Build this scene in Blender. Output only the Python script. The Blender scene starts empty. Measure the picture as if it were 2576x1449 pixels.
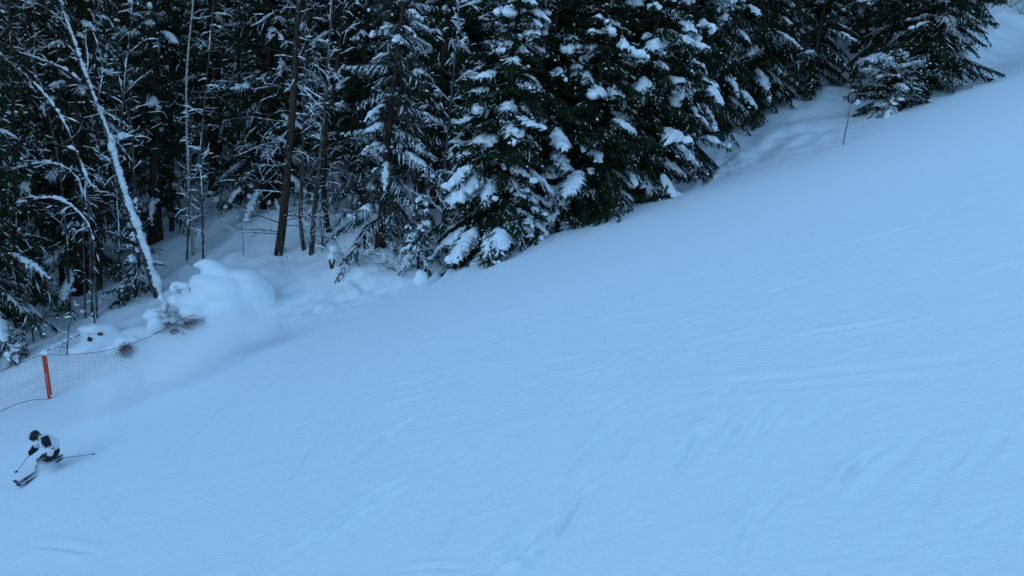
import bpy, math, random
import numpy as np
from mathutils import Vector, Matrix, Quaternion

# ------------------------------------------------------------------ camera, light, exposure
SC = bpy.context.scene
COL = SC.collection
PITCH, ROLL = math.radians(12.0), math.radians(5.0)
PW, PH, FOC = 2576.0, 1449.0, 1983.0
FWD = np.array([0, math.cos(PITCH), -math.sin(PITCH)])
R0 = np.array([1.0, 0, 0]); U0 = np.array([0, math.sin(PITCH), math.cos(PITCH)])
RGT = R0 * math.cos(ROLL) + U0 * math.sin(ROLL)
UPV = U0 * math.cos(ROLL) - R0 * math.sin(ROLL)
cam_d = bpy.data.cameras.new('camera'); cam = bpy.data.objects.new('camera', cam_d); COL.objects.link(cam)
cam.matrix_world = Matrix(((RGT[0], UPV[0], -FWD[0], 0), (RGT[1], UPV[1], -FWD[1], 0), (RGT[2], UPV[2], -FWD[2], 0), (0, 0, 0, 1)))
cam_d.sensor_width = 36.0; cam_d.lens = 36.0 * FOC / PW; cam_d.clip_end = 2000.0; cam_d.clip_start = 0.1
SC.camera = cam

SUN_EL, SUN_AZ = math.radians(4), math.radians(-115)     # azimuth clockwise from +Y: light comes from the left, behind the viewer
world = bpy.data.worlds.new('World'); SC.world = world; world.use_nodes = True
wn = world.node_tree; wn.nodes.clear()
sky = wn.nodes.new('ShaderNodeTexSky'); sky.sky_type = 'NISHITA'; sky.sun_disc = False
sky.sun_elevation = SUN_EL; sky.sun_rotation = SUN_AZ; sky.altitude = 900; sky.air_density = 1.1; sky.dust_density = 0.3; sky.ozone_density = 2.5
bg = wn.nodes.new('ShaderNodeBackground'); bg.inputs['Strength'].default_value = 0.15
wo = wn.nodes.new('ShaderNodeOutputWorld')
wn.links.new(sky.outputs['Color'], bg.inputs['Color']); wn.links.new(bg.outputs['Background'], wo.inputs['Surface'])
sd = bpy.data.lights.new('sun', 'SUN'); sd.energy = 2.5; sd.angle = math.radians(0.53); sd.color = (1.0, 0.95, 0.88)   # kept off the slope by the ridge added out of view
sun = bpy.data.objects.new('sun', sd); COL.objects.link(sun)
sdir = Vector((math.sin(SUN_AZ) * math.cos(SUN_EL), math.cos(SUN_AZ) * math.cos(SUN_EL), math.sin(SUN_EL)))
sun.rotation_euler = sdir.to_track_quat('Z', 'Y').to_euler(); sun.location = (-20, -10, 40)
vs = SC.view_settings; vs.view_transform = 'Standard'; vs.look = 'None'; vs.gamma = 1.0; vs.use_curve_mapping = False
vs.exposure = 2.56
SC.render.engine = 'CYCLES'; SC.cycles.use_denoising = True
SC.cycles.max_bounces = 16; SC.cycles.diffuse_bounces = 6; SC.cycles.volume_bounces = 14; SC.cycles.transparent_max_bounces = 8

# ------------------------------------------------------------------ numeric helpers
UP = np.array([0.0, 0, 1.0])
def ray(px, py):
    d = FWD + RGT * ((px - PW / 2) / FOC) + UPV * ((PH / 2 - py) / FOC)
    return d
def at(px, py, Y):
    d = ray(px, py); return d * (Y / d[1])
def nrm(v):
    v = np.asarray(v, float); return v / (np.linalg.norm(v, axis=-1, keepdims=True) + 1e-9)

_LAT = np.random.RandomState(7).rand(256, 256)
def vnoise(x, y):
    x = np.asarray(x, float); y = np.asarray(y, float)
    xi = np.floor(x).astype(int); yi = np.floor(y).astype(int); xf = x - xi; yf = y - yi
    xf = xf * xf * (3 - 2 * xf); yf = yf * yf * (3 - 2 * yf)
    a = _LAT[xi % 256, yi % 256]; b = _LAT[(xi + 1) % 256, yi % 256]; c = _LAT[xi % 256, (yi + 1) % 256]; d = _LAT[(xi + 1) % 256, (yi + 1) % 256]
    return (a * (1 - xf) + b * xf) * (1 - yf) + (c * (1 - xf) + d * xf) * yf - 0.5
def fbm(x, y, o=3):
    s = 0; a = 1.0
    for k in range(o):
        s = s + a * vnoise(x * 2 ** k + 17 * k, y * 2 ** k + 31 * k); a *= 0.5
    return s
def sstep(a, b, x):
    t = np.clip((x - a) / (b - a), 0, 1); return t * t * (3 - 2 * t)

EX = [-60, -30, -20, -16, -10, -5, 0, 3, 8.5, 12, 14.5, 18, 25, 50, 100]
EY = [27, 27, 28, 28.5, 29.6, 30.0, 31.2, 33.5, 37.2, 38.5, 39.0, 42, 47, 80, 130]
KX = [-60, -25, -12, -5, 0, 6, 12, 20, 26, 60]
KV = [0.50, 0.36, 0.37, 0.36, 0.33, 0.28, 0.20, 0.26, 0.34, 0.36]
def edge_y(X): return np.interp(X, EX, EY)
def ground0(X, Y):
    X = np.asarray(X, float); Y = np.asarray(Y, float)
    z = -5.2 + 0.38 * X + 0.0006 * X * np.abs(X) * 0
    s = Y - edge_y(X); k = np.interp(X, KX, KV)
    w = 2.2
    z = z + k * 0.5 * (np.sqrt(s * s + w * w) + s - (w * w) / np.sqrt(w * w + s * s) * 0.5)
    return z
def ground_big(X, Y):
    s = np.asarray(Y, float) - edge_y(X)
    off = sstep(-2.5, 2.0, s)
    z = ground0(X, Y) + 0.16 * fbm(X * 0.13, Y * 0.13, 2) * (1 - off) + off * 0.55 * fbm(X * 0.45 + 5, Y * 0.45, 3)
    return z
def gp(px, py):
    d = ray(px, py); d = d / d[1]
    Ys = np.arange(3, 140, 0.05)
    P = d[None, :] * Ys[:, None]
    g = ground_big(P[:, 0], P[:, 1])
    k = np.where(P[:, 2] < g)[0]
    if len(k) == 0:
        Yh = 60.0
        p = d * Yh; p[2] = ground_big(p[0], p[1]); return p
    return P[k[0]]
def gz(x, y): return float(ground_big(x, y))

# ------------------------------------------------------------------ mesh helpers
class MB:
    def __init__(s): s.v = []; s.q = []; s.t = []; s.n = 0
    def add(s, V, Q=None, T=None):
        V = np.asarray(V, float).reshape(-1, 3)
        if Q is not None and len(Q): s.q.append(np.asarray(Q, int) + s.n)
        if T is not None and len(T): s.t.append(np.asarray(T, int) + s.n)
        s.v.append(V); s.n += len(V)
    def mesh(s, name, mat, smooth=False):
        me = bpy.data.meshes.new(name)
        V = np.concatenate(s.v) if s.v else np.zeros((0, 3))
        Q = np.concatenate(s.q) if s.q else np.zeros((0, 4), int)
        T = np.concatenate(s.t) if s.t else np.zeros((0, 3), int)
        me.vertices.add(len(V)); me.vertices.foreach_set('co', V.ravel())
        nl = len(Q) * 4 + len(T) * 3
        me.loops.add(nl); me.loops.foreach_set('vertex_index', np.concatenate([Q.ravel(), T.ravel()]).astype(np.int32))
        me.polygons.add(len(Q) + len(T))
        st = np.concatenate([np.arange(len(Q)) * 4, len(Q) * 4 + np.arange(len(T)) * 3]).astype(np.int32)
        me.polygons.foreach_set('loop_start', st)
        me.polygons.foreach_set('use_smooth', np.full(len(Q) + len(T), smooth))
        me.materials.append(mat); me.update(calc_edges=True); me.validate()
        return me
    def build(s, name, mat, parent=None, smooth=False):
        o = bpy.data.objects.new(name, s.mesh(name, mat, smooth)); COL.objects.link(o)
        if parent is not None: o.parent = parent
        return o

def tube(mb, path, rad, sides=6, cap=True):
    P = np.asarray(path, float); n = len(P); r = np.broadcast_to(np.asarray(rad, float), (n,))
    T = np.gradient(P, axis=0); T = nrm(T)
    ref = np.array([0.31, 0.2, 0.93]) if abs(T[:, 2]).mean() < 0.8 else np.array([0.93, 0.3, 0.15])
    A = nrm(np.cross(T, ref)); B = np.cross(T, A)
    th = np.arange(sides) * 2 * math.pi / sides
    V = P[:, None, :] + r[:, None, None] * (np.cos(th)[None, :, None] * A[:, None, :] + np.sin(th)[None, :, None] * B[:, None, :])
    i = np.arange(n - 1)[:, None] * sides; j = np.arange(sides)[None, :]; j2 = (j + 1) % sides
    Q = np.stack([i + j, i + j2, i + sides + j2, i + sides + j], -1).reshape(-1, 4)
    V = V.reshape(-1, 3); Tn = None
    if cap:
        V = np.concatenate([V, P[:1], P[-1:]]); c0, c1 = n * sides, n * sides + 1
        jj = np.arange(sides); k2 = (jj + 1) % sides; e = (n - 1) * sides
        Tn = np.concatenate([np.stack([np.full(sides, c0), k2, jj], -1), np.stack([np.full(sides, c1), e + jj, e + k2], -1)])
    mb.add(V, Q, Tn)

def _ico(sub):
    import bmesh
    bm = bmesh.new(); bmesh.ops.create_icosphere(bm, subdivisions=sub, radius=1.0)
    V = np.array([v.co[:] for v in bm.verts]); T = np.array([[v.index for v in f.verts] for f in bm.faces]); bm.free()
    return V, T
ICO = {k: _ico(k) for k in (1, 2, 3, 4)}
def blob(mb, c, r, sub=2, lump=0.0, seed=0, rot=0.0, axes=None):
    V, T = ICO[sub]
    s = 1.0
    if lump:
        ph = np.random.RandomState(seed).rand(6) * 6.28
        s = 1 + lump * (np.sin(V[:, 0] * 3.1 + ph[0]) * np.sin(V[:, 1] * 2.7 + ph[1]) + 0.6 * np.sin(V[:, 2] * 4.3 + ph[2] + V[:, 0] * 3) + 0.4 * np.sin(V[:, 1] * 6.1 + ph[3] + 4 * V[:, 2]))[:, None]
    W = V * s * np.asarray(r, float)
    if axes is not None: W = W @ axes
    elif rot:
        c_, s_ = math.cos(rot), math.sin(rot); W = np.stack([W[:, 0] * c_ - W[:, 1] * s_, W[:, 0] * s_ + W[:, 1] * c_, W[:, 2]], -1)
    mb.add(W + np.asarray(c, float), None, T)
def blobs_small(mb, C, R, rng):
    """many icosahedron-like snow clumps at once (C: n x 3, R: n x 3)"""
    if len(C) == 0: return
    V, T = ICO[2]
    n = len(C); ph = rng.rand(n, 1, 3) * 6.28
    j = (1 + 0.30 * np.sin(V[None] * 2.3 + ph).sum(-1, keepdims=True) * 0.6 + 0.08 * rng.randn(n, len(V), 1))
    W = C[:, None, :] + V[None] * np.clip(j, 0.45, 1.7) * R[:, None, :]
    mb.add(W.reshape(-1, 3), None, (T[None] + (np.arange(n) * len(V))[:, None, None]).reshape(-1, 3))
def diamonds(mb, P, D, S):
    n = len(P)
    if n == 0: return
    V = np.stack([P, P + 0.4 * D + S, P + D, P + 0.4 * D - S], 1).reshape(-1, 3)
    mb.add(V, np.arange(n * 4).reshape(n, 4))
def ridges(mb, P, D, S, h):
    """small snow prisms lying on twigs"""
    n = len(P)
    if n == 0: return
    V = np.stack([P, P + 0.45 * D + S, P + D, P + 0.45 * D - S, P + 0.45 * D + UP * h[:, None]], 1).reshape(-1, 3)
    b = (np.arange(n) * 5)[:, None]
    T = np.concatenate([b + np.array([[0, 1, 4]]), b + np.array([[1, 2, 4]]), b + np.array([[2, 3, 4]]), b + np.array([[3, 0, 4]])])
    mb.add(V, b + np.array([[0, 3, 2, 1]]), T)

def box(mb, c, h, axes=np.eye(3)):
    s = np.array([[x, y, z] for x in (-1, 1) for y in (-1, 1) for z in (-1, 1)], float) * np.asarray(h, float)
    mb.add(s @ axes + np.asarray(c, float), [[0, 1, 3, 2], [4, 6, 7, 5], [0, 4, 5, 1], [2, 3, 7, 6], [0, 2, 6, 4], [1, 5, 7, 3]])

# ------------------------------------------------------------------ materials
def mat(name, col, rough=0.8, spec=0.3):
    m = bpy.data.materials.new(name); m.use_nodes = True
    b = m.node_tree.nodes['Principled BSDF']
    b.inputs['Base Color'].default_value = (*col, 1); b.inputs['Roughness'].default_value = rough; b.inputs['Specular IOR Level'].default_value = spec
    return m
def N(m, t, **k):
    n = m.node_tree.nodes.new(t)
    for a, v in k.items():
        if a in n.inputs: n.inputs[a].default_value = v
        else: setattr(n, a, v)
    return n
def L(m, a, b): m.node_tree.links.new(a, b)
def noise_col(m, c1, c2, scale=6.0, stretch=(1, 1, 1), detail=4, lo=0.35, hi=0.65, bump=0.0):
    b = m.node_tree.nodes['Principled BSDF']
    tc = N(m, 'ShaderNodeTexCoord'); mp = N(m, 'ShaderNodeMapping', Scale=stretch); no = N(m, 'ShaderNodeTexNoise', Scale=scale, Detail=detail)
    cr = N(m, 'ShaderNodeValToRGB'); cr.color_ramp.elements[0].position = lo; cr.color_ramp.elements[1].position = hi
    cr.color_ramp.elements[0].color = (*c1, 1); cr.color_ramp.elements[1].color = (*c2, 1)
    L(m, tc.outputs['Object'], mp.inputs['Vector']); L(m, mp.outputs['Vector'], no.inputs['Vector']); L(m, no.outputs['Fac'], cr.inputs['Fac']); L(m, cr.outputs['Color'], b.inputs['Base Color'])
    if bump:
        bp = N(m, 'ShaderNodeBump', Strength=bump, Distance=0.02); L(m, no.outputs['Fac'], bp.inputs['Height']); L(m, bp.outputs['Normal'], b.inputs['Normal'])
    return m
SNOWC = (0.86, 0.88, 0.90)
M = {}
M['snow'] = mat('snow_soft', SNOWC, 0.75, 0.25)
def snow_bump(m, layers, strength=0.5, dist=0.03):
    b = m.node_tree.nodes['Principled BSDF']; tc = N(m, 'ShaderNodeTexCoord'); prev = None
    for sc_, st, rotz, dt, amp in layers:
        mp = N(m, 'ShaderNodeMapping', Scale=st); mp.inputs['Rotation'].default_value = (0, 0, rotz)
        no = N(m, 'ShaderNodeTexNoise', Scale=sc_, Detail=dt)
        L(m, tc.outputs['Object'], mp.inputs['Vector']); L(m, mp.outputs['Vector'], no.inputs['Vector'])
        mu = N(m, 'ShaderNodeMath', operation='MULTIPLY'); mu.inputs[1].default_value = amp; L(m, no.outputs['Fac'], mu.inputs[0])
        if prev is None: prev = mu.outputs[0]
        else:
            ad = N(m, 'ShaderNodeMath', operation='ADD'); L(m, prev, ad.inputs[0]); L(m, mu.outputs[0], ad.inputs[1]); prev = ad.outputs[0]
    bp = N(m, 'ShaderNodeBump', Strength=strength, Distance=dist); L(m, prev, bp.inputs['Height']); L(m, bp.outputs['Normal'], b.inputs['Normal'])
M['piste'] = mat('piste_snow', SNOWC, 0.7, 0.25)
snow_bump(M['piste'], [(2.2, (0.5, 1.2, 1), 0.7, 5, 0.6), (9, (0.8, 1.2, 1), 0.2, 4, 0.5), (26, (0.7, 1.3, 1), 0.4, 4, 0.4), (1.6, (0.08, 2.6, 1), -0.12, 6, 0.9), (2.4, (2.2, 0.12, 1), -0.65, 5, 0.45)], 0.46, 0.06)
snow_bump(M['snow'], [(9, (1, 1, 1), 0, 3, 1.0)], 0.25, 0.03)
M['needle'] = noise_col(mat('spruce_needles', (0.02, 0.035, 0.015), 0.9, 0.03), (0.008, 0.017, 0.009), (0.030, 0.046, 0.018), 1.3, (1, 1, 1), 3)
M['needle_green'] = noise_col(mat('green_needles', (0.03, 0.05, 0.02), 0.9, 0.03), (0.014, 0.030, 0.010), (0.040, 0.070, 0.022), 1.3)
M['needle_grey'] = noise_col(mat('frosted_needles', (0.05, 0.06, 0.05), 0.9, 0.05), (0.02, 0.027, 0.02), (0.065, 0.072, 0.06), 3.0)
M['bark'] = noise_col(mat('conifer_bark', (0.07, 0.05, 0.04), 0.95, 0.03), (0.028, 0.020, 0.016), (0.085, 0.056, 0.042), 9, (1, 1, 0.25), 4, bump=0.6)
M['twig'] = noise_col(mat('grey_brown_twigs', (0.06, 0.05, 0.045), 0.95, 0.03), (0.035, 0.028, 0.024), (0.10, 0.08, 0.07), 5)
M['alder'] = noise_col(mat('grey_smooth_bark', (0.1, 0.09, 0.08), 0.85, 0.2), (0.045, 0.037, 0.032), (0.19, 0.17, 0.16), 7, (1, 1, 0.5), 4, 0.45, 0.7, bump=0.3)
M['birch'] = noise_col(mat('birch_bark', (0.4, 0.38, 0.36), 0.8, 0.2), (0.06, 0.05, 0.05), (0.45, 0.42, 0.40), 5, (1, 1, 4.0), 3, 0.36, 0.48, bump=0.2)
M['leaf'] = noise_col(mat('dead_red_leaves', (0.16, 0.05, 0.03), 0.85, 0.15), (0.035, 0.013, 0.010), (0.15, 0.048, 0.03), 8)
M['stump'] = noise_col(mat('old_stump_wood', (0.1, 0.05, 0.04), 0.9, 0.1), (0.04, 0.02, 0.016), (0.17, 0.085, 0.06), 10, bump=0.5)

# ------------------------------------------------------------------ tagging
def tag(o, label=None, cat=None, group=None, kind=None):
    if label: o['label'] = label
    if cat: o['category'] = cat
    if group: o['group'] = group
    if kind: o['kind'] = kind
    return o
def thing(name, label, cat, loc=(0, 0, 0), rz=0.0, group=None):
    o = bpy.data.objects.new(name, None); COL.objects.link(o); o.empty_display_size = 0.3
    o.location = Vector([float(x) for x in loc]); o.rotation_euler = (0, 0, rz)
    return tag(o, label, cat, group)

# ------------------------------------------------------------------ ground
def seg_dist(X, Y, A, B):
    dx, dy = B[0] - A[0], B[1] - A[1]; l2 = dx * dx + dy * dy
    t = np.clip(((X - A[0]) * dx + (Y - A[1]) * dy) / l2, 0, 1)
    ex, ey = X - (A[0] + t * dx), Y - (A[1] + t * dy)
    side = np.sign(dx * (Y - A[1]) - dy * (X - A[0]))
    return np.sqrt(ex * ex + ey * ey), t, side
TRACKS = [  # pixel line, half width (m), depth (m), ridge (m)
    ([(890, 1155), (950, 1112), (1022, 1064)], 0.13, 0.06, 0.012), ([(1022, 1064), (1092, 1022)], 0.06, 0.02, 0.01),
    ([(700, 1420), (790, 1360), (870, 1300), (960, 1240), (1012, 1208)], 0.10, 0.035, 0.02), ([(830, 1372), (930, 1300), (1030, 1225)], 0.07, 0.025, 0.01),
    ([(180, 1332), (240, 1295), (304, 1257), (403, 1200)], 0.08, 0.03, 0.015), ([(205, 1338), (270, 1300), (330, 1262)], 0.07, 0.02, 0.01),
    ([(-10, 1368), (60, 1338), (150, 1298)], 0.07, 0.03, 0.01),
    ([(1640, 972), (1900, 962), (2050, 948), (2200, 932), (2330, 918), (2590, 892)], 0.13, 0.014, 0.010), ([(1650, 990), (1850, 980), (2000, 975), (2160, 962), (2400, 955)], 0.12, 0.012, 0.012),
    ([(1405, 1240), (1445, 1185), (1500, 1120), (1575, 1050)], 0.07, 0.03, 0.01), 
    ([(1700, 1190), (1755, 1115), (1820, 1045)], 0.12, 0.03, 0.01), ([(1825, 1140), (1870, 1070), (1915, 1025)], 0.08, 0.03, 0.01), ([(1900, 1120), (1940, 1060), (1975, 1020)], 0.07, 0.02, 0.02),
    ([(1300, 1449), (1392, 1371), (1466, 1262), (1500, 1225)], 0.05, 0.025, 0.01), ([(1230, 1440), (1300, 1390), (1370, 1320)], 0.09, 0.03, 0.02),
    ([(1000, 1440), (1090, 1428), (1180, 1436)], 0.05, 0.02, 0.02), ([(1250, 1425), (1330, 1445)], 0.12, -0.03, 0.0),
    ([(1850, 1449), (1880, 1330), (1990, 1210)], 0.07, 0.025, 0.012),
    ([(90, 1375), (180, 1380), (240, 1392)], 0.07, 0.03, 0.025),
    ([(1480, 808), (1580, 790), (1700, 770)], 0.10, -0.025, 0.0), ([(1690, 706), (1800, 675), (1900, 652)], 0.10, -0.025, 0.0), ([(940, 1025), (1020, 1006), (1100, 986)], 0.08, -0.025, 0.0), ([(1130, 922), (1200, 914), (1270, 912)], 0.07, -0.03, 0.0),
    ([(1200, 880), (1290, 858), (1370, 836)], 0.08, -0.02, 0.0), ([(1560, 825), (1660, 812)], 0.07, -0.02, 0.0), ([(1050, 870), (1140, 845)], 0.07, -0.02, 0.0), ([(700, 1090), (800, 1050)], 0.08, -0.02, 0.0),
    ([(1350, 960), (1480, 935), (1600, 920)], 0.06, 0.02, 0.02), ([(2100, 1240), (2180, 1150)], 0.06, 0.02, 0.02), ([(1950, 850), (2150, 830), (2300, 800)], 0.08, 0.02, 0.02), ([(2000, 640), (2200, 600), (2400, 540)], 0.1, 0.015, 0.02),
    ([(1045, 720), (1075, 700), (1105, 672), (1112, 630)], 0.16, 0.14, 0.05), ([(1082, 716), (1108, 695), (1125, 660), (1128, 630)], 0.14, 0.12, 0.04),
    ([(1765, 470), (1790, 430), (1840, 395)], 0.2, 0.12, 0.04), ([(885, 690), (915, 720), (930, 740)], 0.18, 0.1, 0.03),
]
_rt = np.random.RandomState(77)
for _ in range(34):                                         # many old ski lines, fainter
    x, y = _rt.uniform(100, 2450), _rt.uniform(1020, 1440); ln = _rt.uniform(90, 330); a = math.radians(_rt.uniform(38, 62)); c = _rt.uniform(-25, 25)
    TRACKS.append(([(x, y), (x + ln * 0.5 * math.cos(a) + c, y - ln * 0.5 * math.sin(a) + c * 0.4), (x + ln * math.cos(a), y - ln * math.sin(a))], _rt.uniform(0.04, 0.08), _rt.uniform(0.008, 0.022), _rt.uniform(0, 0.012)))
for _ in range(46):                                         # skid scratches across the middle of the slope
    x, y = _rt.uniform(700, 2500), _rt.uniform(640, 1010); ln = _rt.uniform(60, 260); a = math.radians(_rt.uniform(4, 20))
    y = max(y, 1050 - 0.26 * x)
    TRACKS.append(([(x, y), (x + ln * 0.5 * math.cos(a), y - ln * 0.5 * math.sin(a) - 2), (x + ln * math.cos(a), y - ln * math.sin(a))], _rt.uniform(0.06, 0.11), _rt.uniform(-0.02, 0.014), _rt.uniform(0, 0.012)))
def make_ground():
    xs = np.concatenate([np.arange(-170, -70, 4.0), np.arange(-70, -26, 0.7), np.arange(-26, -15, 0.1), np.arange(-15, 12, 0.06), np.arange(12, 22, 0.1), np.arange(22, 45, 0.3), np.arange(45, 130, 1.2)])
    ys = [-20.0]
    while ys[-1] < 150:
        y = ys[-1]; ys.append(y + (1.0 if y < 3.4 else max(0.05, 0.0065 * y) if y < 42 else 0.35 if y < 60 else 2.0))
    ys = np.array(ys)
    X, Y = np.meshgrid(xs, ys)
    Z = ground_big(X, Y)
    s = Y - edge_y(X)
    # trampled / lumpy snow along the forest edge
    band = np.exp(-((s + 0.2) / 1.6) ** 2) * (0.5 + 0.9 * sstep(-0.1, 0.25, fbm(X * 0.3, Y * 0.3, 2)))
    lobe = np.exp(-(((X - 11.5) / 3.5) ** 2 + ((Y - 38.5) / 4.0) ** 2))
    left = np.exp(-(((X + 7.5) / 3.0) ** 2 + ((Y - 29.8) / 2.2) ** 2))
    Z = Z + (0.05 * band + 0.10 * lobe + 0.10 * left) * (fbm(X * 1.6, Y * 1.6, 3) + 0.9 * np.abs(fbm(X * 3.1 + 8, Y * 3.1, 3))) * 1.4
    on = 1 - sstep(-3, 0, s); rib = fbm(X * 0.22 + 9, Y * 0.22, 2)
    Z = Z + on * (0.016 * fbm(X * 0.7 + 0.3 * Y, Y * 1.5, 3) + 0.02 * np.abs(fbm(X * 0.5 - 1.1 * Y, Y * 0.25 + 0.1 * X, 2)) * sstep(0.0, 0.25, rib) + 0.016 * fbm(X * 5, Y * 5, 3) * sstep(-0.05, 0.3, fbm(X * 0.35 + 40, Y * 0.35, 2))
             + 0.22 * np.clip(vnoise(X * 8.5, Y * 8.5) - 0.34, 0, 1) * sstep(0.02, 0.3, fbm(X * 0.28 + 70, Y * 0.28 + 5, 2)))
    wob = 0.03 * fbm(X * 1.6, Y * 1.6, 3); wob2 = 0.03 * fbm(X * 1.6 + 50, Y * 1.6, 3)
    for line, w, dep, rdg in TRACKS:
        pts = [gp(*p) for p in line]
        n = len(pts) - 1
        x0 = min(p[0] for p in pts) - 1; x1 = max(p[0] for p in pts) + 1; y0 = min(p[1] for p in pts) - 1; y1 = max(p[1] for p in pts) + 1
        ii = np.where((ys > y0) & (ys < y1))[0]; jj = np.where((xs > x0) & (xs < x1))[0]
        if not len(ii) or not len(jj): continue
        sl = (slice(ii[0], ii[-1] + 1), slice(jj[0], jj[-1] + 1))
        Xs, Ys = X[sl] + wob[sl], Y[sl] + wob2[sl]
        best = np.full(Xs.shape, 9.0); bu = np.zeros(Xs.shape)
        for k in range(n):
            d, t, sd_ = seg_dist(Xs, Ys, pts[k], pts[k + 1])
            m = d < best; best[m] = d[m]; bu[m] = ((k + t) / n)[m]
        d = best; fade = np.sin(np.pi * np.clip(bu, 0.03, 0.97)) ** 0.6
        rough = 1 + 0.35 * fbm(Xs * 3, Ys * 3, 3)
        Z[sl] += fade * rough * 1.7 * (-dep * np.exp(-(d / w) ** 4) + rdg * np.exp(-((d - 1.9 * w) / w) ** 2))
    mb = MB(); ny, nx = X.shape
    i = np.arange(ny - 1)[:, None] * nx; j = np.arange(nx - 1)[None, :]
    mb.add(np.stack([X, Y, Z], -1).reshape(-1, 3), np.stack([i + j, i + j + 1, i + nx + j + 1, i + nx + j], -1).reshape(-1, 4))
    o = mb.build('snow_slope', M['piste'], None, True); tag(o, 'groomed snow slope falling from right to left with faint ski tracks', None, None, 'structure')
make_ground()
def make_sun_block_ridge():
    # unseen ridge behind the viewer, added and sized to block the sun lamp
    a0 = SUN_AZ; na, nr = 150, 40
    ang = a0 + np.linspace(-1.5, 1.25, na); rad = np.linspace(75, 420, nr)
    A, Rr = np.meshgrid(ang, rad)
    X = np.sin(A) * Rr; Y = np.cos(A) * Rr
    w = np.clip(1.25 - np.abs(A - a0) / 1.55, 0, 1)
    Z = -42 + (84 + 24 * vnoise(A * 6, A * 0)) * sstep(75, 250, Rr) * sstep(0, 0.55, w) + 10 * fbm(X * 0.02, Y * 0.02, 4) * sstep(80, 130, Rr)
    mb = MB(); i = np.arange(nr - 1)[:, None] * na; j = np.arange(na - 1)[None, :]
    mb.add(np.stack([X, Y, Z], -1).reshape(-1, 3), np.stack([i + j, i + j + 1, i + na + j + 1, i + na + j], -1).reshape(-1, 4))
    m = noise_col(mat('sun_block_wood_snow', (0.2, 0.2, 0.2), 0.9, 0.1), (0.03, 0.04, 0.03), (0.55, 0.57, 0.6), 0.06, (1, 1, 1), 6, 0.42, 0.62)
    o = mb.build('sun_block_ridge', m, None, True); tag(o, 'unseen wooded ridge added to block the sun', None, None, 'structure')
make_sun_block_ridge()

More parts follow.
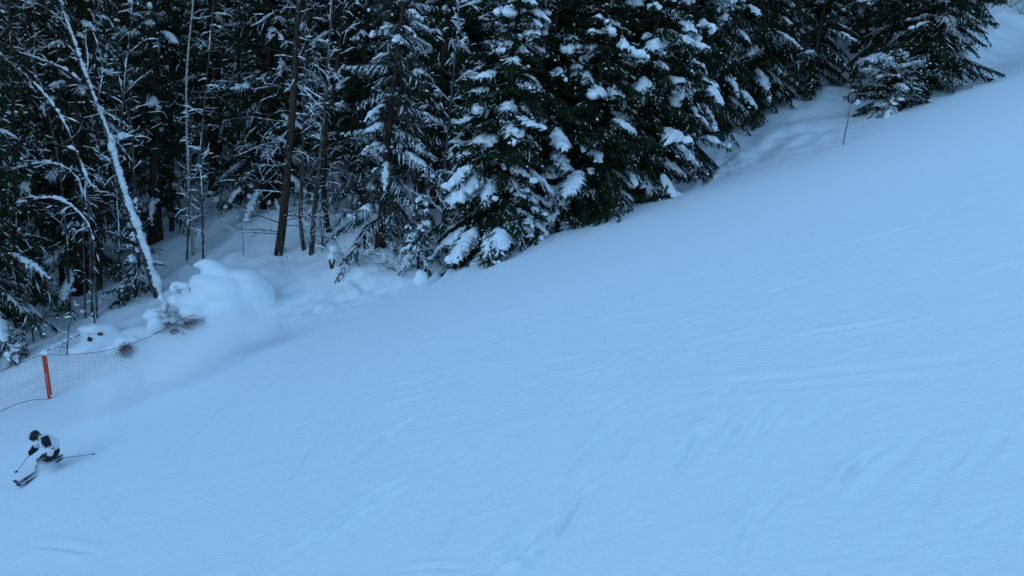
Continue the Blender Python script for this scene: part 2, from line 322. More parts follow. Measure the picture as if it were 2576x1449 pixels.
# ------------------------------------------------------------------ spruces
def spruce_bough(needle, snow, wood, rng, o, az, Ln, pitch, droop, snowy, frost, dens, hang, wide=0.5, snow_all=True):
    ca, sa = math.cos(az), math.sin(az); out = np.array([ca, sa, 0]); lat = np.array([-sa, ca, 0])
    n = 9; t = np.linspace(0, 1, n)
    bend = rng.uniform(-0.15, 0.15)
    ax = o + np.outer(Ln * t, out) + np.outer(Ln * bend * t * t, lat) + np.outer(Ln * (math.tan(pitch) * t - droop * t ** 2 + (0.25 if droop < 0.5 else 0.05) * droop * t ** 4), UP)
    tube(wood, ax, (0.012 + 0.008 * Ln) * (1 - 0.8 * t), 3, False)
    k = max(4, int(Ln / (0.10 / dens)))
    ts = np.repeat((np.arange(k) + rng.rand(k)) / k * 0.88 + 0.12, 2); sgn = np.tile([-1.0, 1.0], k)
    base = np.stack([np.interp(ts, t, ax[:, c]) for c in range(3)], -1)
    tang = nrm(np.gradient(ax, axis=0)); tg = np.stack([np.interp(ts, t, tang[:, c]) for c in range(3)], -1)
    l = np.clip((wide * Ln * (1 - ts) ** 0.75 * np.minimum(1, ts * 3.2) + 0.10) * rng.uniform(0.6, 1.2, 2 * k), 0.1, 0.85)
    D = nrm(tg * 0.75 + lat * (sgn * rng.uniform(0.55, 1.0, 2 * k))[:, None] - UP * (hang * rng.uniform(0.3, 1.3, 2 * k))[:, None])
    D2 = D * l[:, None]
    wv = lambda d, w: nrm(np.cross(d, UP + 0.7 * rng.randn(len(d), 3))) * w
    diamonds(needle, base, D2, wv(D2, 0.032))
    # tertiary twigs
    m = np.maximum(2, (l / (0.085 / dens)).astype(int)); idx = np.repeat(np.arange(2 * k), m)
    u = rng.uniform(0.1, 1.0, len(idx)); tl = rng.uniform(0.09, 0.22, len(idx)) * (1.15 - 0.5 * u)
    sd2 = nrm(np.cross(D[idx], UP)) * np.where(rng.rand(len(idx)) < 0.5, -1, 1)[:, None]
    P3 = base[idx] + D2[idx] * u[:, None]
    D3 = nrm(D[idx] * 0.8 + sd2 * rng.uniform(0.5, 1, len(idx))[:, None] - UP * (hang * rng.uniform(0.1, 1.5, len(idx)))[:, None]) * tl[:, None]
    S3 = wv(D3, rng.uniform(0.018, 0.032, len(idx))[:, None])
    diamonds(needle, P3, D3, S3)
    frost = frost * (1.3 if rng.rand() < 0.4 else 0.12)
    if frost > 0:                                     # snow caught on single twigs
        pick = np.where(rng.rand(len(idx)) < frost * sstep(0.15, 0.7, ts[idx] + 0.3 * u))[0]
        up_ok = pick[D3[pick, 2] > -0.85 * tl[pick]]
        hS = nrm(np.cross(D3[up_ok], UP)) * rng.uniform(0.016, 0.034, len(up_ok))[:, None]
        ridges(snow, P3[up_ok] + UP * 0.012, D3[up_ok] * 1.05, hS, rng.uniform(0.02, 0.045, len(up_ok)))
        p2 = np.where(rng.rand(2 * k) < frost * 0.8)[0]
        hS = nrm(np.cross(D2[p2], UP)) * rng.uniform(0.02, 0.04, len(p2))[:, None]
        ridges(snow, base[p2] + UP * 0.012, D2[p2], hS, rng.uniform(0.03, 0.06, len(p2)))
    if snowy > 0:
        # a cushion along the outer part of the bough with a ragged lower edge
        for _ in range(1 if rng.rand() < 0.65 else 2):
            t0 = rng.uniform(0.25, 0.6); t1 = min(1.0, t0 + rng.uniform(0.22, 0.5))
            nr = max(6, int((t1 - t0) * Ln / 0.07)); tt = np.linspace(t0, t1, nr); uu = np.linspace(0, 1, nr)
            C = np.stack([np.interp(tt, t, ax[:, c]) for c in range(3)], -1)
            Wd = Ln * wide * snowy * rng.uniform(0.08, 0.26) * np.sin(np.pi * np.clip(uu, 0.04, 0.96)) ** 0.5 + 0.02
            th = np.linspace(0, 2 * math.pi, 11)[:-1]
            hgt = snowy * rng.uniform(0.08, 0.17) * np.sin(np.pi * np.clip(uu, 0.03, 0.97)) ** 0.5
            rag = 1 + 0.38 * rng.randn(nr, 10) * (np.abs(np.cos(th)) > 0.5)
            lump = 1 + 0.28 * rng.randn(nr, 10)
            offl = (0.05 * rng.randn() + 0.04 * rng.randn(nr))
            lx = Wd[:, None] * np.cos(th) * np.clip(rag, 0.3, 2.0)
            lz = np.where(np.sin(th) > 0, hgt[:, None] * np.sin(th) * lump, 0.035 * np.sin(th)) - 0.55 * (np.abs(lx) ** 1.3) * (0.5 + hang) + 0.03
            V = C[:, None, :] + lat[None, None] * (lx + offl[:, None])[..., None] + UP * lz[..., None] + out * (0.03 * rng.randn(nr, 10))[..., None]
            i = np.arange(nr - 1)[:, None] * 10; j = np.arange(10)[None, :]; j2 = (j + 1) % 10
            Q = np.stack([i + j, i + j2, i + 10 + j2, i + 10 + j], -1).reshape(-1, 4)
            V = np.concatenate([V.reshape(-1, 3), V[0].mean(0)[None], V[-1].mean(0)[None]]); jj = np.arange(10); k2 = (jj + 1) % 10; e = (nr - 1) * 10
            T = np.concatenate([np.stack([np.full(10, nr * 10), k2, jj], -1), np.stack([np.full(10, nr * 10 + 1), e + jj, e + k2], -1)])
            snow.add(V, Q, T)
            fg = np.where((ts > t0 - 0.05) & (ts < t1 + 0.03) & (rng.rand(2 * k) < 0.62))[0]
            if len(fg):
                f1 = rng.uniform(0.45, 1.0, len(fg))[:, None]; hS = nrm(np.cross(D2[fg], UP)) * (snowy * rng.uniform(0.025, 0.065, len(fg)))[:, None]
                ridges(snow, base[fg] + UP * 0.015, D2[fg] * f1, hS, snowy * rng.uniform(0.04, 0.10, len(fg)))
    nb = rng.poisson(4.5 * snowy + (1.2 if snow_all else 0.0))
    if nb:
        pk = rng.randint(0, 2 * k, nb); f = rng.uniform(0.3, 1.0, nb)
        C = base[pk] + D2[pk] * f[:, None] + UP * 0.03; sz = np.exp(rng.uniform(np.log(0.025), np.log(0.05 + 0.10 * snowy), (nb, 1)))
        blobs_small(snow, C, sz * np.array([[1.1, 1.1, 0.9]]) * rng.uniform(0.65, 1.5, (nb, 3)), rng)

def spruce_parts(seed, H, R, zb=0.0, n=70, snow_p=0.6, snowy=1.0, frost=0.4, dens=1.0, hang=0.5, droop=0.35, prof=0.8, lean=(0, 0), zmax=None, thin=0.02, open_az=None):
    rng = np.random.RandomState(seed); nd, sw, wd, tk = MB(), MB(), MB(), MB()
    zt = np.linspace(0, 1, 10); tr = 0.0115 * H * (1 - zt) ** 0.9 + 0.012
    cx = lean[0] * zt ** 1.5 * H + 0.03 * np.sin(zt * 5 + seed); cy = lean[1] * zt ** 1.5 * H
    path = np.stack([cx, cy, zt * H - 0.25 * (zt == 0)], -1); tube(tk, path, tr * (1 + 0.5 * np.exp(-zt * 30)), 9)
    top = zmax or H
    zs = zb + (top - zb) * (np.arange(n) + rng.rand(n)) / n
    az = np.cumsum(np.full(n, 2.399)) + rng.uniform(-0.6, 0.6, n)
    for z, a in zip(zs, az):
        rel = z / H
        Ln = R * max(0.06, 1 - rel) ** prof * rng.uniform(0.5, 1.2) * (0.75 + 0.25 * min(1, (z - zb + 0.3) / 0.9)); Ln = max(0.25, Ln)
        o = np.array([np.interp(rel, zt, cx), np.interp(rel, zt, cy), z])
        sp = snow_p * rng.uniform(0.5, 1.5)
        spruce_bough(nd, sw, wd, rng, o, a, Ln, rng.uniform(-0.15, 0.15) + 0.5 * rel - 0.10, droop * rng.uniform(0.6, 1.4) * (1.1 - 0.6 * rel), snowy * rng.uniform(0.6, 1.25) if rng.rand() < sp else 0, frost if rng.rand() < 0.75 else frost * 0.2, dens, hang)
    return tk, wd, nd, sw
def spruce(name, label, loc, rz=0.0, group=None, cat='spruce', needle='needle', **kw):
    tk, wd, nd, sw = spruce_parts(**kw)
    t = thing(name, label, cat, loc, rz, group)
    tk.build('trunk', M['bark'], t, True); b = wd.build('branches', M['twig'], t); f = nd.build('foliage', M[needle], t)
    if sw.n: s = sw.build('snow_load', M['snow'], t, True); s['kind'] = 'stuff'
    b['kind'] = 'stuff'; f['kind'] = 'stuff'
    return t
def copy_tree(o, loc, rz, sc=1.0, label=None):
    c = o.copy(); COL.objects.link(c); c.location = Vector([float(x) for x in loc]); c.rotation_euler = (0, 0, rz); c.scale = (sc, sc, sc)
    if label: c['label'] = label
    for ch in o.children:
        d = ch.copy(); COL.objects.link(d); d.parent = c
    return c
def base(px, py, back=0.0):
    p = gp(px, py); p = np.array([p[0] * (1 + back / p[1]), p[1] + back, 0]); p[2] = gz(p[0], p[1]) - 0.05
    return p

FRONT = 'snow-laden spruces along the piste edge'
spruce('spruce', 'bushy spruce with snow-thick low boughs at the lower end of the snow-laden row', base(1228, 655, 1.3), 0.4, FRONT, seed=1, H=13, R=3.1, n=190, snow_p=0.5, snowy=1.15, frost=0.3, dens=1.35, hang=0.6, droop=0.55, prof=0.7, lean=(0.06, 0))
spruce('spruce', 'tall spruce with big snow cushions standing just above the lowest one of the row', base(1345, 600, 2.0), 1.4, FRONT, seed=2, H=14.5, R=3.8, n=165, snow_p=0.5, snowy=1.25, frost=0.14, dens=1.3, hang=0.7, droop=0.5, lean=(0.06, 0))
spruce('spruce', 'knee-high spruce tip heaped with snow at the foot of the tall cushioned spruce', base(1305, 622, 0.8), 1.1, FRONT, seed=21, H=2.6, R=1.5, n=50, snow_p=0.7, snowy=0.9, frost=0.6, dens=1.2, hang=0.6, droop=0.6, prof=0.5)
spruce('spruce', 'broad dark spruce in the middle of the snow-laden row with one huge snow hood', base(1470, 570, 2.0), 2.2, FRONT, seed=3, H=13, R=3.5, n=175, snow_p=0.4, snowy=1.35, frost=0.12, dens=1.3, hang=0.6, droop=0.5)
spruce('spruce', 'slender tall spruce with a visible thin stem beside the broad dark one', base(1580, 525, 2.0), 0.2, FRONT, seed=4, H=15, R=3.6, n=170, snow_p=0.44, snowy=1.3, frost=0.15, dens=1.3, hang=0.75, droop=0.55, lean=(0.06, 0))
spruce('spruce', 'spruce with frosted hanging tips at the upper corner of the snow-laden row', base(1680, 478, 1.8), 0.9, FRONT, seed=5, H=14, R=3.1, n=140, snow_p=0.42, snowy=1.15, frost=0.35, dens=1.15, hang=0.8, droop=0.6, lean=(0.04, 0))
spruce('spruce', 'spruce with long vertical snow pads behind the upper corner of the row', base(1790, 352, 1.2), 2.9, FRONT, seed=6, H=13.0, R=3.0, n=135, snow_p=0.4, snowy=1.0, frost=0.2, hang=1.0, droop=0.75)
spruce('spruce', 'dark spruce with little snow standing at the back of the snowy hollow', base(1900, 300, 1.0), 0.7, FRONT, seed=7, H=14.0, R=3.4, n=110, snow_p=0.25, snowy=0.8, frost=0.25, hang=0.8, droop=0.6)
spruce('spruce', 'dark ragged spruce at the very back corner of the snowy hollow', base(2035, 250, 1.6), 0.7, FRONT, seed=17, H=14.0, R=3.2, n=100, snow_p=0.22, snowy=0.7, frost=0.25, hang=0.7, droop=0.5)
spruce('spruce', 'low spruce with fan-shaped frosted sprays right behind the round sign', base(2245, 284, 1.1), 0.3, FRONT, seed=8, H=2.9, R=2.6, n=84, snow_p=0.55, snowy=0.75, frost=0.95, dens=1.25, hang=0.55, droop=0.4, prof=0.5, lean=(-0.15, 0))
spruce('spruce', 'large dark spruce with tiered ragged boughs uphill of the round sign', base(2325, 246, 1.2), 1.8, FRONT, seed=9, H=15, R=3.7, zb=0.2, n=200, snow_p=0.3, snowy=0.75, frost=0.6, dens=1.05, hang=0.6, droop=0.5, prof=0.75)
spruce('spruce', 'thin grey spruce with drooping frosted branches left of the snow-laden row', base(955, 658, 1.0), 0.5, None, needle='needle_grey', seed=10, H=15, R=3.3, zb=0.7, n=120, snow_p=0.35, snowy=0.6, frost=0.7, dens=0.75, hang=1.0, droop=0.65, lean=(0.05, 0))
spruce('spruce', 'little drooping sapling spruce half bowed over the trodden ski trail', base(1050, 690, 0.4), 2.0, None, needle='needle_grey', seed=11, H=3.0, R=1.4, n=36, snow_p=0.5, snowy=0.6, frost=0.7, dens=0.9, hang=1.2, droop=0.9)
spruce('spruce', 'wide dark spruce behind the bent snowy saplings by the net', base(100, 850, 5.5), 0.5, None, seed=12, H=14, R=3.4, zb=2.2, n=90, snow_p=0.28, snowy=0.6, frost=0.25, dens=1.0, hang=0.9, droop=0.55)
spruce('spruce', 'tiny frosted spruce poking out of the snow beside the orange post', base(46, 912, 0.2), 0.5, None, needle='needle_grey', seed=13, H=1.2, R=0.7, n=26, snow_p=0.4, snowy=0.5, frost=0.9, dens=1.3, hang=0.4)
spruce('spruce', 'bushy young spruce under the leaning snow-covered trunk', base(340, 770, 0.8), 0.9, None, seed=14, H=4.5, R=1.5, n=44, snow_p=0.5, snowy=0.6, frost=0.5, dens=1.0, hang=0.8)
spruce('spruce', 'tall green spruce nearly free of snow behind the tangled snowy shrub tree', base(1085, 620, 3.5), 0.3, None, needle='needle_green', seed=18, H=16, R=3.6, zb=2.2, n=100, snow_p=0.16, snowy=0.6, frost=0.12, dens=1.0, hang=0.9, droop=0.5)
spruce('spruce', 'spruce with long arching snow-lined boughs high above the red-brown pine', base(690, 600, 5.0), 0.9, None, seed=19, H=17, R=4.6, zb=3.2, n=62, snow_p=0.7, snowy=0.6, frost=0.2, dens=0.9, hang=1.0, droop=0.6)
spruce('spruce', 'spruce with sagging dark boughs between the birch and the leaning snowy trunk', base(430, 560, 4.0), 1.9, None, seed=20, H=17, R=3.6, zb=2.6, n=80, snow_p=0.3, snowy=0.55, frost=0.2, dens=0.9, hang=1.0, droop=0.6)

# dark forest behind: six kinds, then copies
BG = 'dark spruces filling the forest behind the slope'
protos = []
for k in range(6):
    protos.append(dict(seed=40 + k, H=19 + k, R=3.5 - 0.1 * k, zb=[0.8, 2.5, 4.0, 0.5, 3.0, 1.5][k], n=165, snow_p=[.24, .14, .12, .26, .15, .18][k], snowy=0.75, frost=0.07, dens=0.7, hang=1.0, droop=0.55, prof=0.6, zmax=None))
rngb = np.random.RandomState(5)
spots = []
for row, (d0, gap) in enumerate([(4.5, 2.6), (9.0, 3.0), (13, 3.2), (18, 3.6), (24, 4.2), (31, 4.6), (39, 5.0), (50, 5.0), (62, 5.5), (75, 6.0), (90, 6.5)]):
    x = -48 - row * 8
    while x < 30 + row * 9:
        xx = x + rngb.uniform(-0.8, 0.8); yy = edge_y(xx) + (d0 if xx < 28 or row else 1.8) + rngb.uniform(-1.2, 1.2)
        x += gap
        u = xx / yy * FOC + PW / 2
        if u < -250 or u > 2576 + 200 or (row > 6 and u > 900): continue
        if row == 0 and (0 < u < 1190 or 1830 < u < 2110): continue           # open snow and single trees seen there
        if row == 1 and (400 < u < 760 or 1880 < u < 2060): continue
        if row == 2 and 470 < u < 640: continue
        spots.append((xx, yy, u))
for px_, py_, bk in ((2478, 8, 1), (2520, 12, 2), (2560, 2, 3), (2600, 20, 2), (2650, 10, 3), (2505, -25, 5), (2585, -25, 6)):   # beyond the top corner, added to dim the hillside under their crowns
    p_ = base(px_, py_, bk); spots.append((p_[0], p_[1], px_))
first = {}
for i, (x, y, u) in enumerate(spots):
    k = i % 6 if u < 2470 else (2, 4)[i % 2]; loc = (x, y, gz(x, y) - 0.1); rz = rngb.uniform(0, 6.28); s_ = rngb.uniform(0.8, 1.12)
    lb = ('dark spruce in the shaded forest behind the bowed snowy saplings' if u < 420 else 'dark spruce in the shaded forest beyond the birch and the red-brown pine' if u < 920 else
          'dark spruce in the shaded forest behind the snow-laden row' if u < 1830 else 'dark spruce in the shaded forest behind the snowy hollow and the sign')
    if k not in first: first[k] = spruce('background_spruce', lb, loc, rz, BG, **protos[k])
    else: copy_tree(first[k], loc, rz, s_, lb)

# ------------------------------------------------------------------ bare trees
def snow_on(mb, path, rad, rng, amt, cover=0.8, min_flat=0.1, floor=0.0):
    """lumpy snow strips lying on the upper side of a limb"""
    P = np.asarray(path); seg = np.linalg.norm(np.diff(P, axis=0), axis=1); s = np.concatenate([[0], np.cumsum(seg)])
    if s[-1] < 0.12: return
    step = max(0.035, amt * 0.33); n = max(5, int(s[-1] / step)); q = np.linspace(0, s[-1], n)
    Q = np.stack([np.interp(q, s, P[:, c]) for c in range(3)], -1); r = np.interp(q, s, rad)
    T = nrm(np.gradient(Q, axis=0)); nr = UP[None] - T * T[:, 2:3]; flat = np.linalg.norm(nr, axis=1); nr = nr / (flat[:, None] + 1e-6)
    on = False; i = 0
    while i < n:
        ln = max(3, int(rng.exponential(1.0) * 0.9 / step * (0.6 + cover)))
        j = min(n, i + ln)
        if j - i >= 3 and rng.rand() < cover and flat[i:j].mean() > min_flat:
            m = j - i; u = np.linspace(0, 1, m)
            R = amt * (0.55 + 0.45 * flat[i:j]) * np.sin(np.pi * np.clip(u, 0.06, 0.94)) ** 0.45 * (1 + (0.5 if amt < 0.1 else 0.36) * np.convolve(rng.randn(m + 4), [0.15, 0.2, 0.3, 0.2, 0.15], 'valid') * 1.6)
            R = np.clip(R, max(0.006, floor * amt), 1)
            tube(mb, Q[i:j] + nr[i:j] * (r[i:j] * 0.6 + R * 0.55)[:, None] + 0.12 * amt * rng.randn(m, 3), R, 6)
        i = j + (1 if rng.rand() < cover else int(0.25 / step) + 1)
def smooth_path(pts, n=16):
    P = np.asarray(pts, float)
    if len(P) < 3: 
        t = np.linspace(0, 1, n)[:, None]; return P[0] * (1 - t) + P[-1] * t
    d = np.concatenate([[0], np.cumsum(np.linalg.norm(np.diff(P, axis=0), axis=1))]); q = np.linspace(0, d[-1], n)
    out = np.stack([np.interp(q, d, P[:, c]) for c in range(3)], -1)
    for _ in range(2): out[1:-1] = 0.25 * out[:-2] + 0.5 * out[1:-1] + 0.25 * out[2:]
    return out
class Bare:
    def __init__(s, seed): s.rng = np.random.RandomState(seed); s.trunk = MB(); s.tw = MB(); s.sn = MB()
    def limb(s, path, r0, r1, sides=8, snow=0.0, cover=0.8, into=None, min_flat=0.1):
        r = np.linspace(r0, r1, len(path)); tube(into or s.trunk, path, r, sides)
        if snow: snow_on(s.sn, path, r, s.rng, snow, cover, min_flat)
        return r
    def branches(s, path, rad, n, length, el=(0.2, 0.9), t0=0.2, grav=0.15, snow=0.03, cover=0.5, sub=5, azs=None, taper=0.6, rb=None, sub2=0):
        rng = s.rng; P = np.asarray(path); tt = np.linspace(0, 1, len(P))
        for k in range(n):
            t = t0 + (1 - t0) * (k + rng.rand()) / n
            o = np.array([np.interp(t, tt, P[:, c]) for c in range(3)]); a = rng.uniform(0, 6.28) if azs is None else azs[0] + rng.uniform(-1, 1) * azs[1]
            e = rng.uniform(*el); ln = length * rng.uniform(0.5, 1.2) * (1 - taper * t)
            s.twig(o, np.array([math.cos(a) * math.cos(e), math.sin(a) * math.cos(e), math.sin(e)]), ln, (rb or 0.012) * (0.6 + 0.5 * ln), grav, snow, cover, sub, sub2)
    def twig(s, o, d, ln, r, grav, snow, cover, sub, sub2=0):
        rng = s.rng; n = 7; pts = [o]; d = d.copy()
        for i in range(n - 1):
            pts.append(pts[-1] + d * ln / (n - 1)); d = nrm(d - UP * grav * 0.6 + rng.randn(3) * 0.125)
        P = np.array(pts); R = np.linspace(r, max(0.0035, r * 0.25), n)
        tube(s.tw, P, R, 4 if r > 0.01 else 3, False)
        if snow and ln > 0.25 and rng.rand() < 0.9: snow_on(s.sn, P, R, rng, snow * rng.uniform(0.5, 1.3), cover)
        for k in range(sub):
            t = 0.2 + 0.75 * (k + rng.rand()) / sub; i = min(n - 2, int(t * (n - 1))); f = t * (n - 1) - i
            oo = P[i] * (1 - f) + P[i + 1] * f; dd = nrm(P[i + 1] - P[i]); side = nrm(np.cross(dd, nrm(rng.randn(3))))
            s.twig(oo, nrm(dd * 0.8 + side * 0.75 + UP * 0.1), ln * rng.uniform(0.25, 0.5) * (1.1 - 0.5 * t), max(0.004, r * 0.45), grav, snow * 0.6, cover * 0.75, sub2 if sub > 0 else 0, 0)
    def build(s, name, label, cat, loc, group=None, bark='alder', tw='twig'):
        t = thing(name, label, cat, loc, 0, group); off = np.asarray(loc, float)
        for mb, nm, m, sm, st in ((s.trunk, 'trunk', bark, True, 0), (s.tw, 'twigs', tw, False, 1), (s.sn, 'snow_load', 'snow', True, 1), (getattr(s, 'nd', MB()), 'crown', 'needle', False, 1)):
            if not mb.n: continue
            mb.v = [v - off for v in mb.v]; o = mb.build(nm, M[m], t, sm)
            if st: o['kind'] = 'stuff'
        return t
def pix(line, Y0, Y1=None):
    Y1 = Y0 if Y1 is None else Y1
    return np.array([at(x, y, Y0 + (Y1 - Y0) * i / (len(line) - 1)) for i, (x, y) in enumerate(line)])

# leaning tree covered by a thick seam of snow
g = gp(397, 745); Yb = g[1]
b = Bare(101)
main = smooth_path(np.vstack([g - UP * 0.2, pix([(378, 690), (352, 610), (335, 560), (312, 500), (295, 440), (280, 390), (272, 340)], Yb - 0.1, Yb + 0.2)]), 22)
rm = b.limb(main, 0.15, 0.11, 9); snow_on(b.sn, main, rm, b.rng, 0.17, 1.0, 0.05, 0.7); snow_on(b.sn, main, rm, b.rng, 0.24, 0.85, 0.05, 0.45); snow_on(b.sn, main, rm, b.rng, 0.20, 0.85, 0.05, 0.45)
upper = smooth_path(pix([(272, 345), (262, 310), (243, 270), (228, 222), (212, 190), (190, 120), (165, 50), (150, 5), (120, -120)], Yb + 0.2, Yb + 1.0), 22)
ru = b.limb(upper, 0.10, 0.03, 8); snow_on(b.sn, upper, ru, b.rng, 0.10, 0.97, 0.05, 0.55); snow_on(b.sn, upper, ru, b.rng, 0.12, 0.6, 0.05, 0.4)
b.branches(upper, ru, 26, 2.6, (0.1, 1.1), 0.25, 0.05, 0.035, 0.5, 5, (math.pi, 1.3), 0.3, 0.016)
for ln, r0, sn in (([(208, 212), (180, 185), (153, 170), (100, 150), (48, 132)], 0.06, 0.06), ([(335, 345), (310, 350), (280, 355)], 0.08, 0.14), ([(292, 420), (268, 400), (245, 385), (230, 370)], 0.05, 0.05), ([(243, 262), (252, 235), (259, 200), (257, 150), (245, 110), (226, 60)], 0.03, 0.025)):
    p = smooth_path(pix(ln, Yb + 0.2, Yb + 0.6), 12); rr = b.limb(p, r0, r0 * 0.45, 6, sn, 0.85); b.branches(p, rr, 6, 1.1, (0.0, 1.0), 0.3, 0.08, 0.025, 0.5, 3)
b.build('leaning_tree', 'leaning bare tree with a thick seam of snow along its trunk', 'tree', g)

# twin slim stem right of it
g = gp(352, 700)
b = Bare(102); p = smooth_path(np.vstack([g, pix([(347, 600), (340, 500), (335, 413), (333, 330), (323, 271), (302, 236), (296, 174), (290, 60), (270, -60)], g[1], g[1] + 0.5)]), 26)
r = b.limb(p, 0.085, 0.02, 7, 0.05, 0.7, min_flat=0.02); b.branches(p, r, 24, 2.0, (0.2, 1.0), 0.35, 0.1, 0.03, 0.5, 5, None, 0.4)
b.build('bare_tree', 'slim bare sapling with snow knots standing behind the leaning snowy trunk', 'tree', g)

# bowed saplings at the far left
def bowed(seed, lines, label, r0, sn, gpx):
    g = gp(*gpx); b = Bare(seed)
    for i, ln in enumerate(lines):
        p = smooth_path(np.vstack([g, pix(ln, g[1], g[1] - 0.6)]) if i == 0 else pix(ln, g[1] - 0.2, g[1] - 0.9), 20)
        r = b.limb(p, r0 * (1 if i == 0 else 0.7), r0 * 0.3, 7, sn, 0.8); b.branches(p, r, 16, 1.5, (-0.7, 0.5), 0.35, 0.12, 0.03, 0.5, 6)
    b.build('bowed_sapling', label, 'tree', g, 'saplings bowed by snow', 'alder')
bowed(103, [[(222, 470), (208, 420), (196, 389), (165, 310), (132, 257), (70, 190), (0, 139), (-60, 100)], [(190, 380), (150, 362), (115, 357), (60, 362), (20, 368), (-40, 372)]], 'snowy sapling arching steeply up and out above the other bowed ones', 0.06, 0.065, (232, 800))
bowed(104, [[(232, 570), (215, 548), (194, 530), (170, 507), (146, 492), (104, 495), (50, 512), (0, 518), (-40, 545)]], 'snowy sapling bent over in a low rounded arch', 0.045, 0.065, (245, 800))
bowed(105, [[(205, 440), (170, 415), (115, 402), (60, 418), (0, 436), (-50, 450)], [(200, 405), (215, 440), (228, 465)]], 'snow-heaped sapling bowed almost flat above the rounded arch', 0.04, 0.06, (215, 800))
bowed(106, [[(120, 720), (75, 760), (40, 790), (0, 808)]], 'thin stem with snow leaning down towards the net', 0.035, 0.045, (135, 700))
bowed(107, [[(140, 705), (120, 745), (98, 790), (88, 830), (62, 862)]], 'thin dead stem with separate snow knots hanging near the net', 0.025, 0.05, (150, 690))

# upright stems
def upright(seed, gpx, line, r0, label, bark, nb=20, blen=1.6, snow=0.02, cover=0.3, el=(0.1, 0.9), t0=0.25, sub=6, grav=0.1, name='bare_tree', cat='tree', back=0.0, tsnow=0.04, rt=0.35, taper=0.4, sub2=0, group=None, crown=None):
    g = base(gpx[0], gpx[1], back); b = Bare(seed)
    p = smooth_path(np.vstack([g, pix(line, g[1], g[1] + 0.2)]), 24)
    r = b.limb(p, r0, r0 * rt, 8, tsnow, 0.3, min_flat=0.02)
    if nb: b.branches(p, r, nb, blen, el, t0, grav, snow, cover, sub, None, taper, None, sub2)
    if crown:                                            # the living crown starts above the bare stem
        rng = np.random.RandomState(seed + 500); nd = MB(); zt = np.linspace(0, 1, 8); d = nrm(p[-1] - p[-5]); ext = p[-1] + np.outer(zt * crown[0], d + np.array([0, 0, 0.3]))
        tube(b.trunk, ext, r0 * rt * (1 - 0.9 * zt), 6)
        for k in range(crown[1]):
            f = (k + rng.rand()) / crown[1]; o = np.array([np.interp(f, zt, ext[:, c]) for c in range(3)])
            spruce_bough(nd, b.sn, b.tw, rng, o, k * 2.4, crown[2] * (1 - 0.75 * f) * rng.uniform(0.8, 1.1), -0.1 + 0.4 * f, 0.5, 0.7 if rng.rand() < 0.3 else 0, 0.1, 0.6, 0.9)
        b.nd = nd
    return b.build(name, label, cat, g, group, bark)
upright(110, (487, 640), [(480, 560), (472, 400), (468, 250), (470, 160), (478, 80), (487, 0), (497, -120)], 0.085, 'pale birch with a banded white trunk rising out of snowy twigs', 'birch', 22, 1.5, name='birch', cat='birch')
upright(111, (383, 610), [(384, 520), (386, 420), (386, 350), (388, 330)], 0.085, 'broken pale birch snag with a bare snapped top', 'birch', 4, 0.6, name='birch_snag', cat='dead tree', rt=0.6)
upright(112, (470, 655), [(474, 560), (478, 470), (480, 380), (478, 280)], 0.05, 'thin sapling wrapped in snowy twigs, lower of the pair by the mound', 'alder', 26, 1.3, 0.035, 0.6, (-0.3, 0.6), 0.1)
upright(113, (512, 650), [(510, 560), (505, 470), (506, 380), (515, 250), (530, 100), (540, -40)], 0.06, 'thin sapling wrapped in snowy twigs, upper of the pair by the mound', 'alder', 34, 1.4, 0.035, 0.6, (-0.3, 0.6), 0.08)
upright(114, (432, 580), [(432, 520), (430, 450), (428, 300), (425, 150), (420, -60)], 0.13, 'dark forked trunk standing alone on the pale forest floor', 'bark', 12, 1.5, 0.03, 0.4, (-0.2, 0.5), 0.45, name='dark_trunk', crown=(9, 60, 3.2))
upright(116, (765, 628), [(757, 590), (755, 540), (760, 440), (765, 300), (768, 150), (772, -60)], 0.10, 'slim grey trunk with a crooked foot next to the red-brown pine', 'alder', 22, 2.0, 0.035, 0.5, (0.0, 0.7), 0.4)
upright(117, (783, 640), [(788, 560), (800, 440), (810, 360), (818, 280), (825, 160), (832, 60), (842, -80)], 0.12, 'double-stemmed grey trunk with a snow ring near its foot', 'alder', 24, 2.4, 0.04, 0.55, (0.1, 0.9), 0.4)
upright(118, (828, 582), [(818, 550), (815, 500), (812, 400), (835, 250), (850, 150), (868, 0), (876, -80)], 0.13, 'dark trunk with a curved foot behind the double-stemmed one', 'bark', 20, 2.2, 0.04, 0.5, (0.1, 0.9), 0.5)
upright(119, (160, 790), [(155, 700), (150, 560), (150, 420), (148, 280), (140, 100), (130, -60)], 0.12, 'brown conifer trunk with dead twigs behind the bowed saplings', 'bark', 50, 1.6, 0.02, 0.3, (-0.5, 0.3), 0.05, 4, name='conifer', cat='conifer', back=2, crown=(9, 60, 3.2))
upright(120, (250, 770), [(252, 640), (250, 480), (245, 330), (238, 150), (230, -60)], 0.13, 'dark conifer trunk just left of the leaning snowy trunk', 'bark', 44, 1.7, 0.025, 0.3, (-0.5, 0.3), 0.1, 4, name='conifer', cat='conifer', back=2, crown=(9, 60, 3.2))
upright(121, (45, 850), [(42, 760), (40, 600), (38, 400), (30, 150), (20, -60)], 0.14, 'dark conifer trunk at the downhill end behind the tiny frosted spruce', 'bark', 44, 1.9, 0.02, 0.3, (-0.5, 0.3), 0.1, 4, name='conifer', cat='conifer', back=1, crown=(9, 60, 3.2))
upright(122, (613, 640), [(612, 600), (604, 550), (598, 500)], 0.016, 'very thin leafless seedling alone in the open snow', 'alder', 6, 0.5, 0, 0, (0.2, 0.9), 0.3, 2, tsnow=0, name='seedling', cat='sapling')
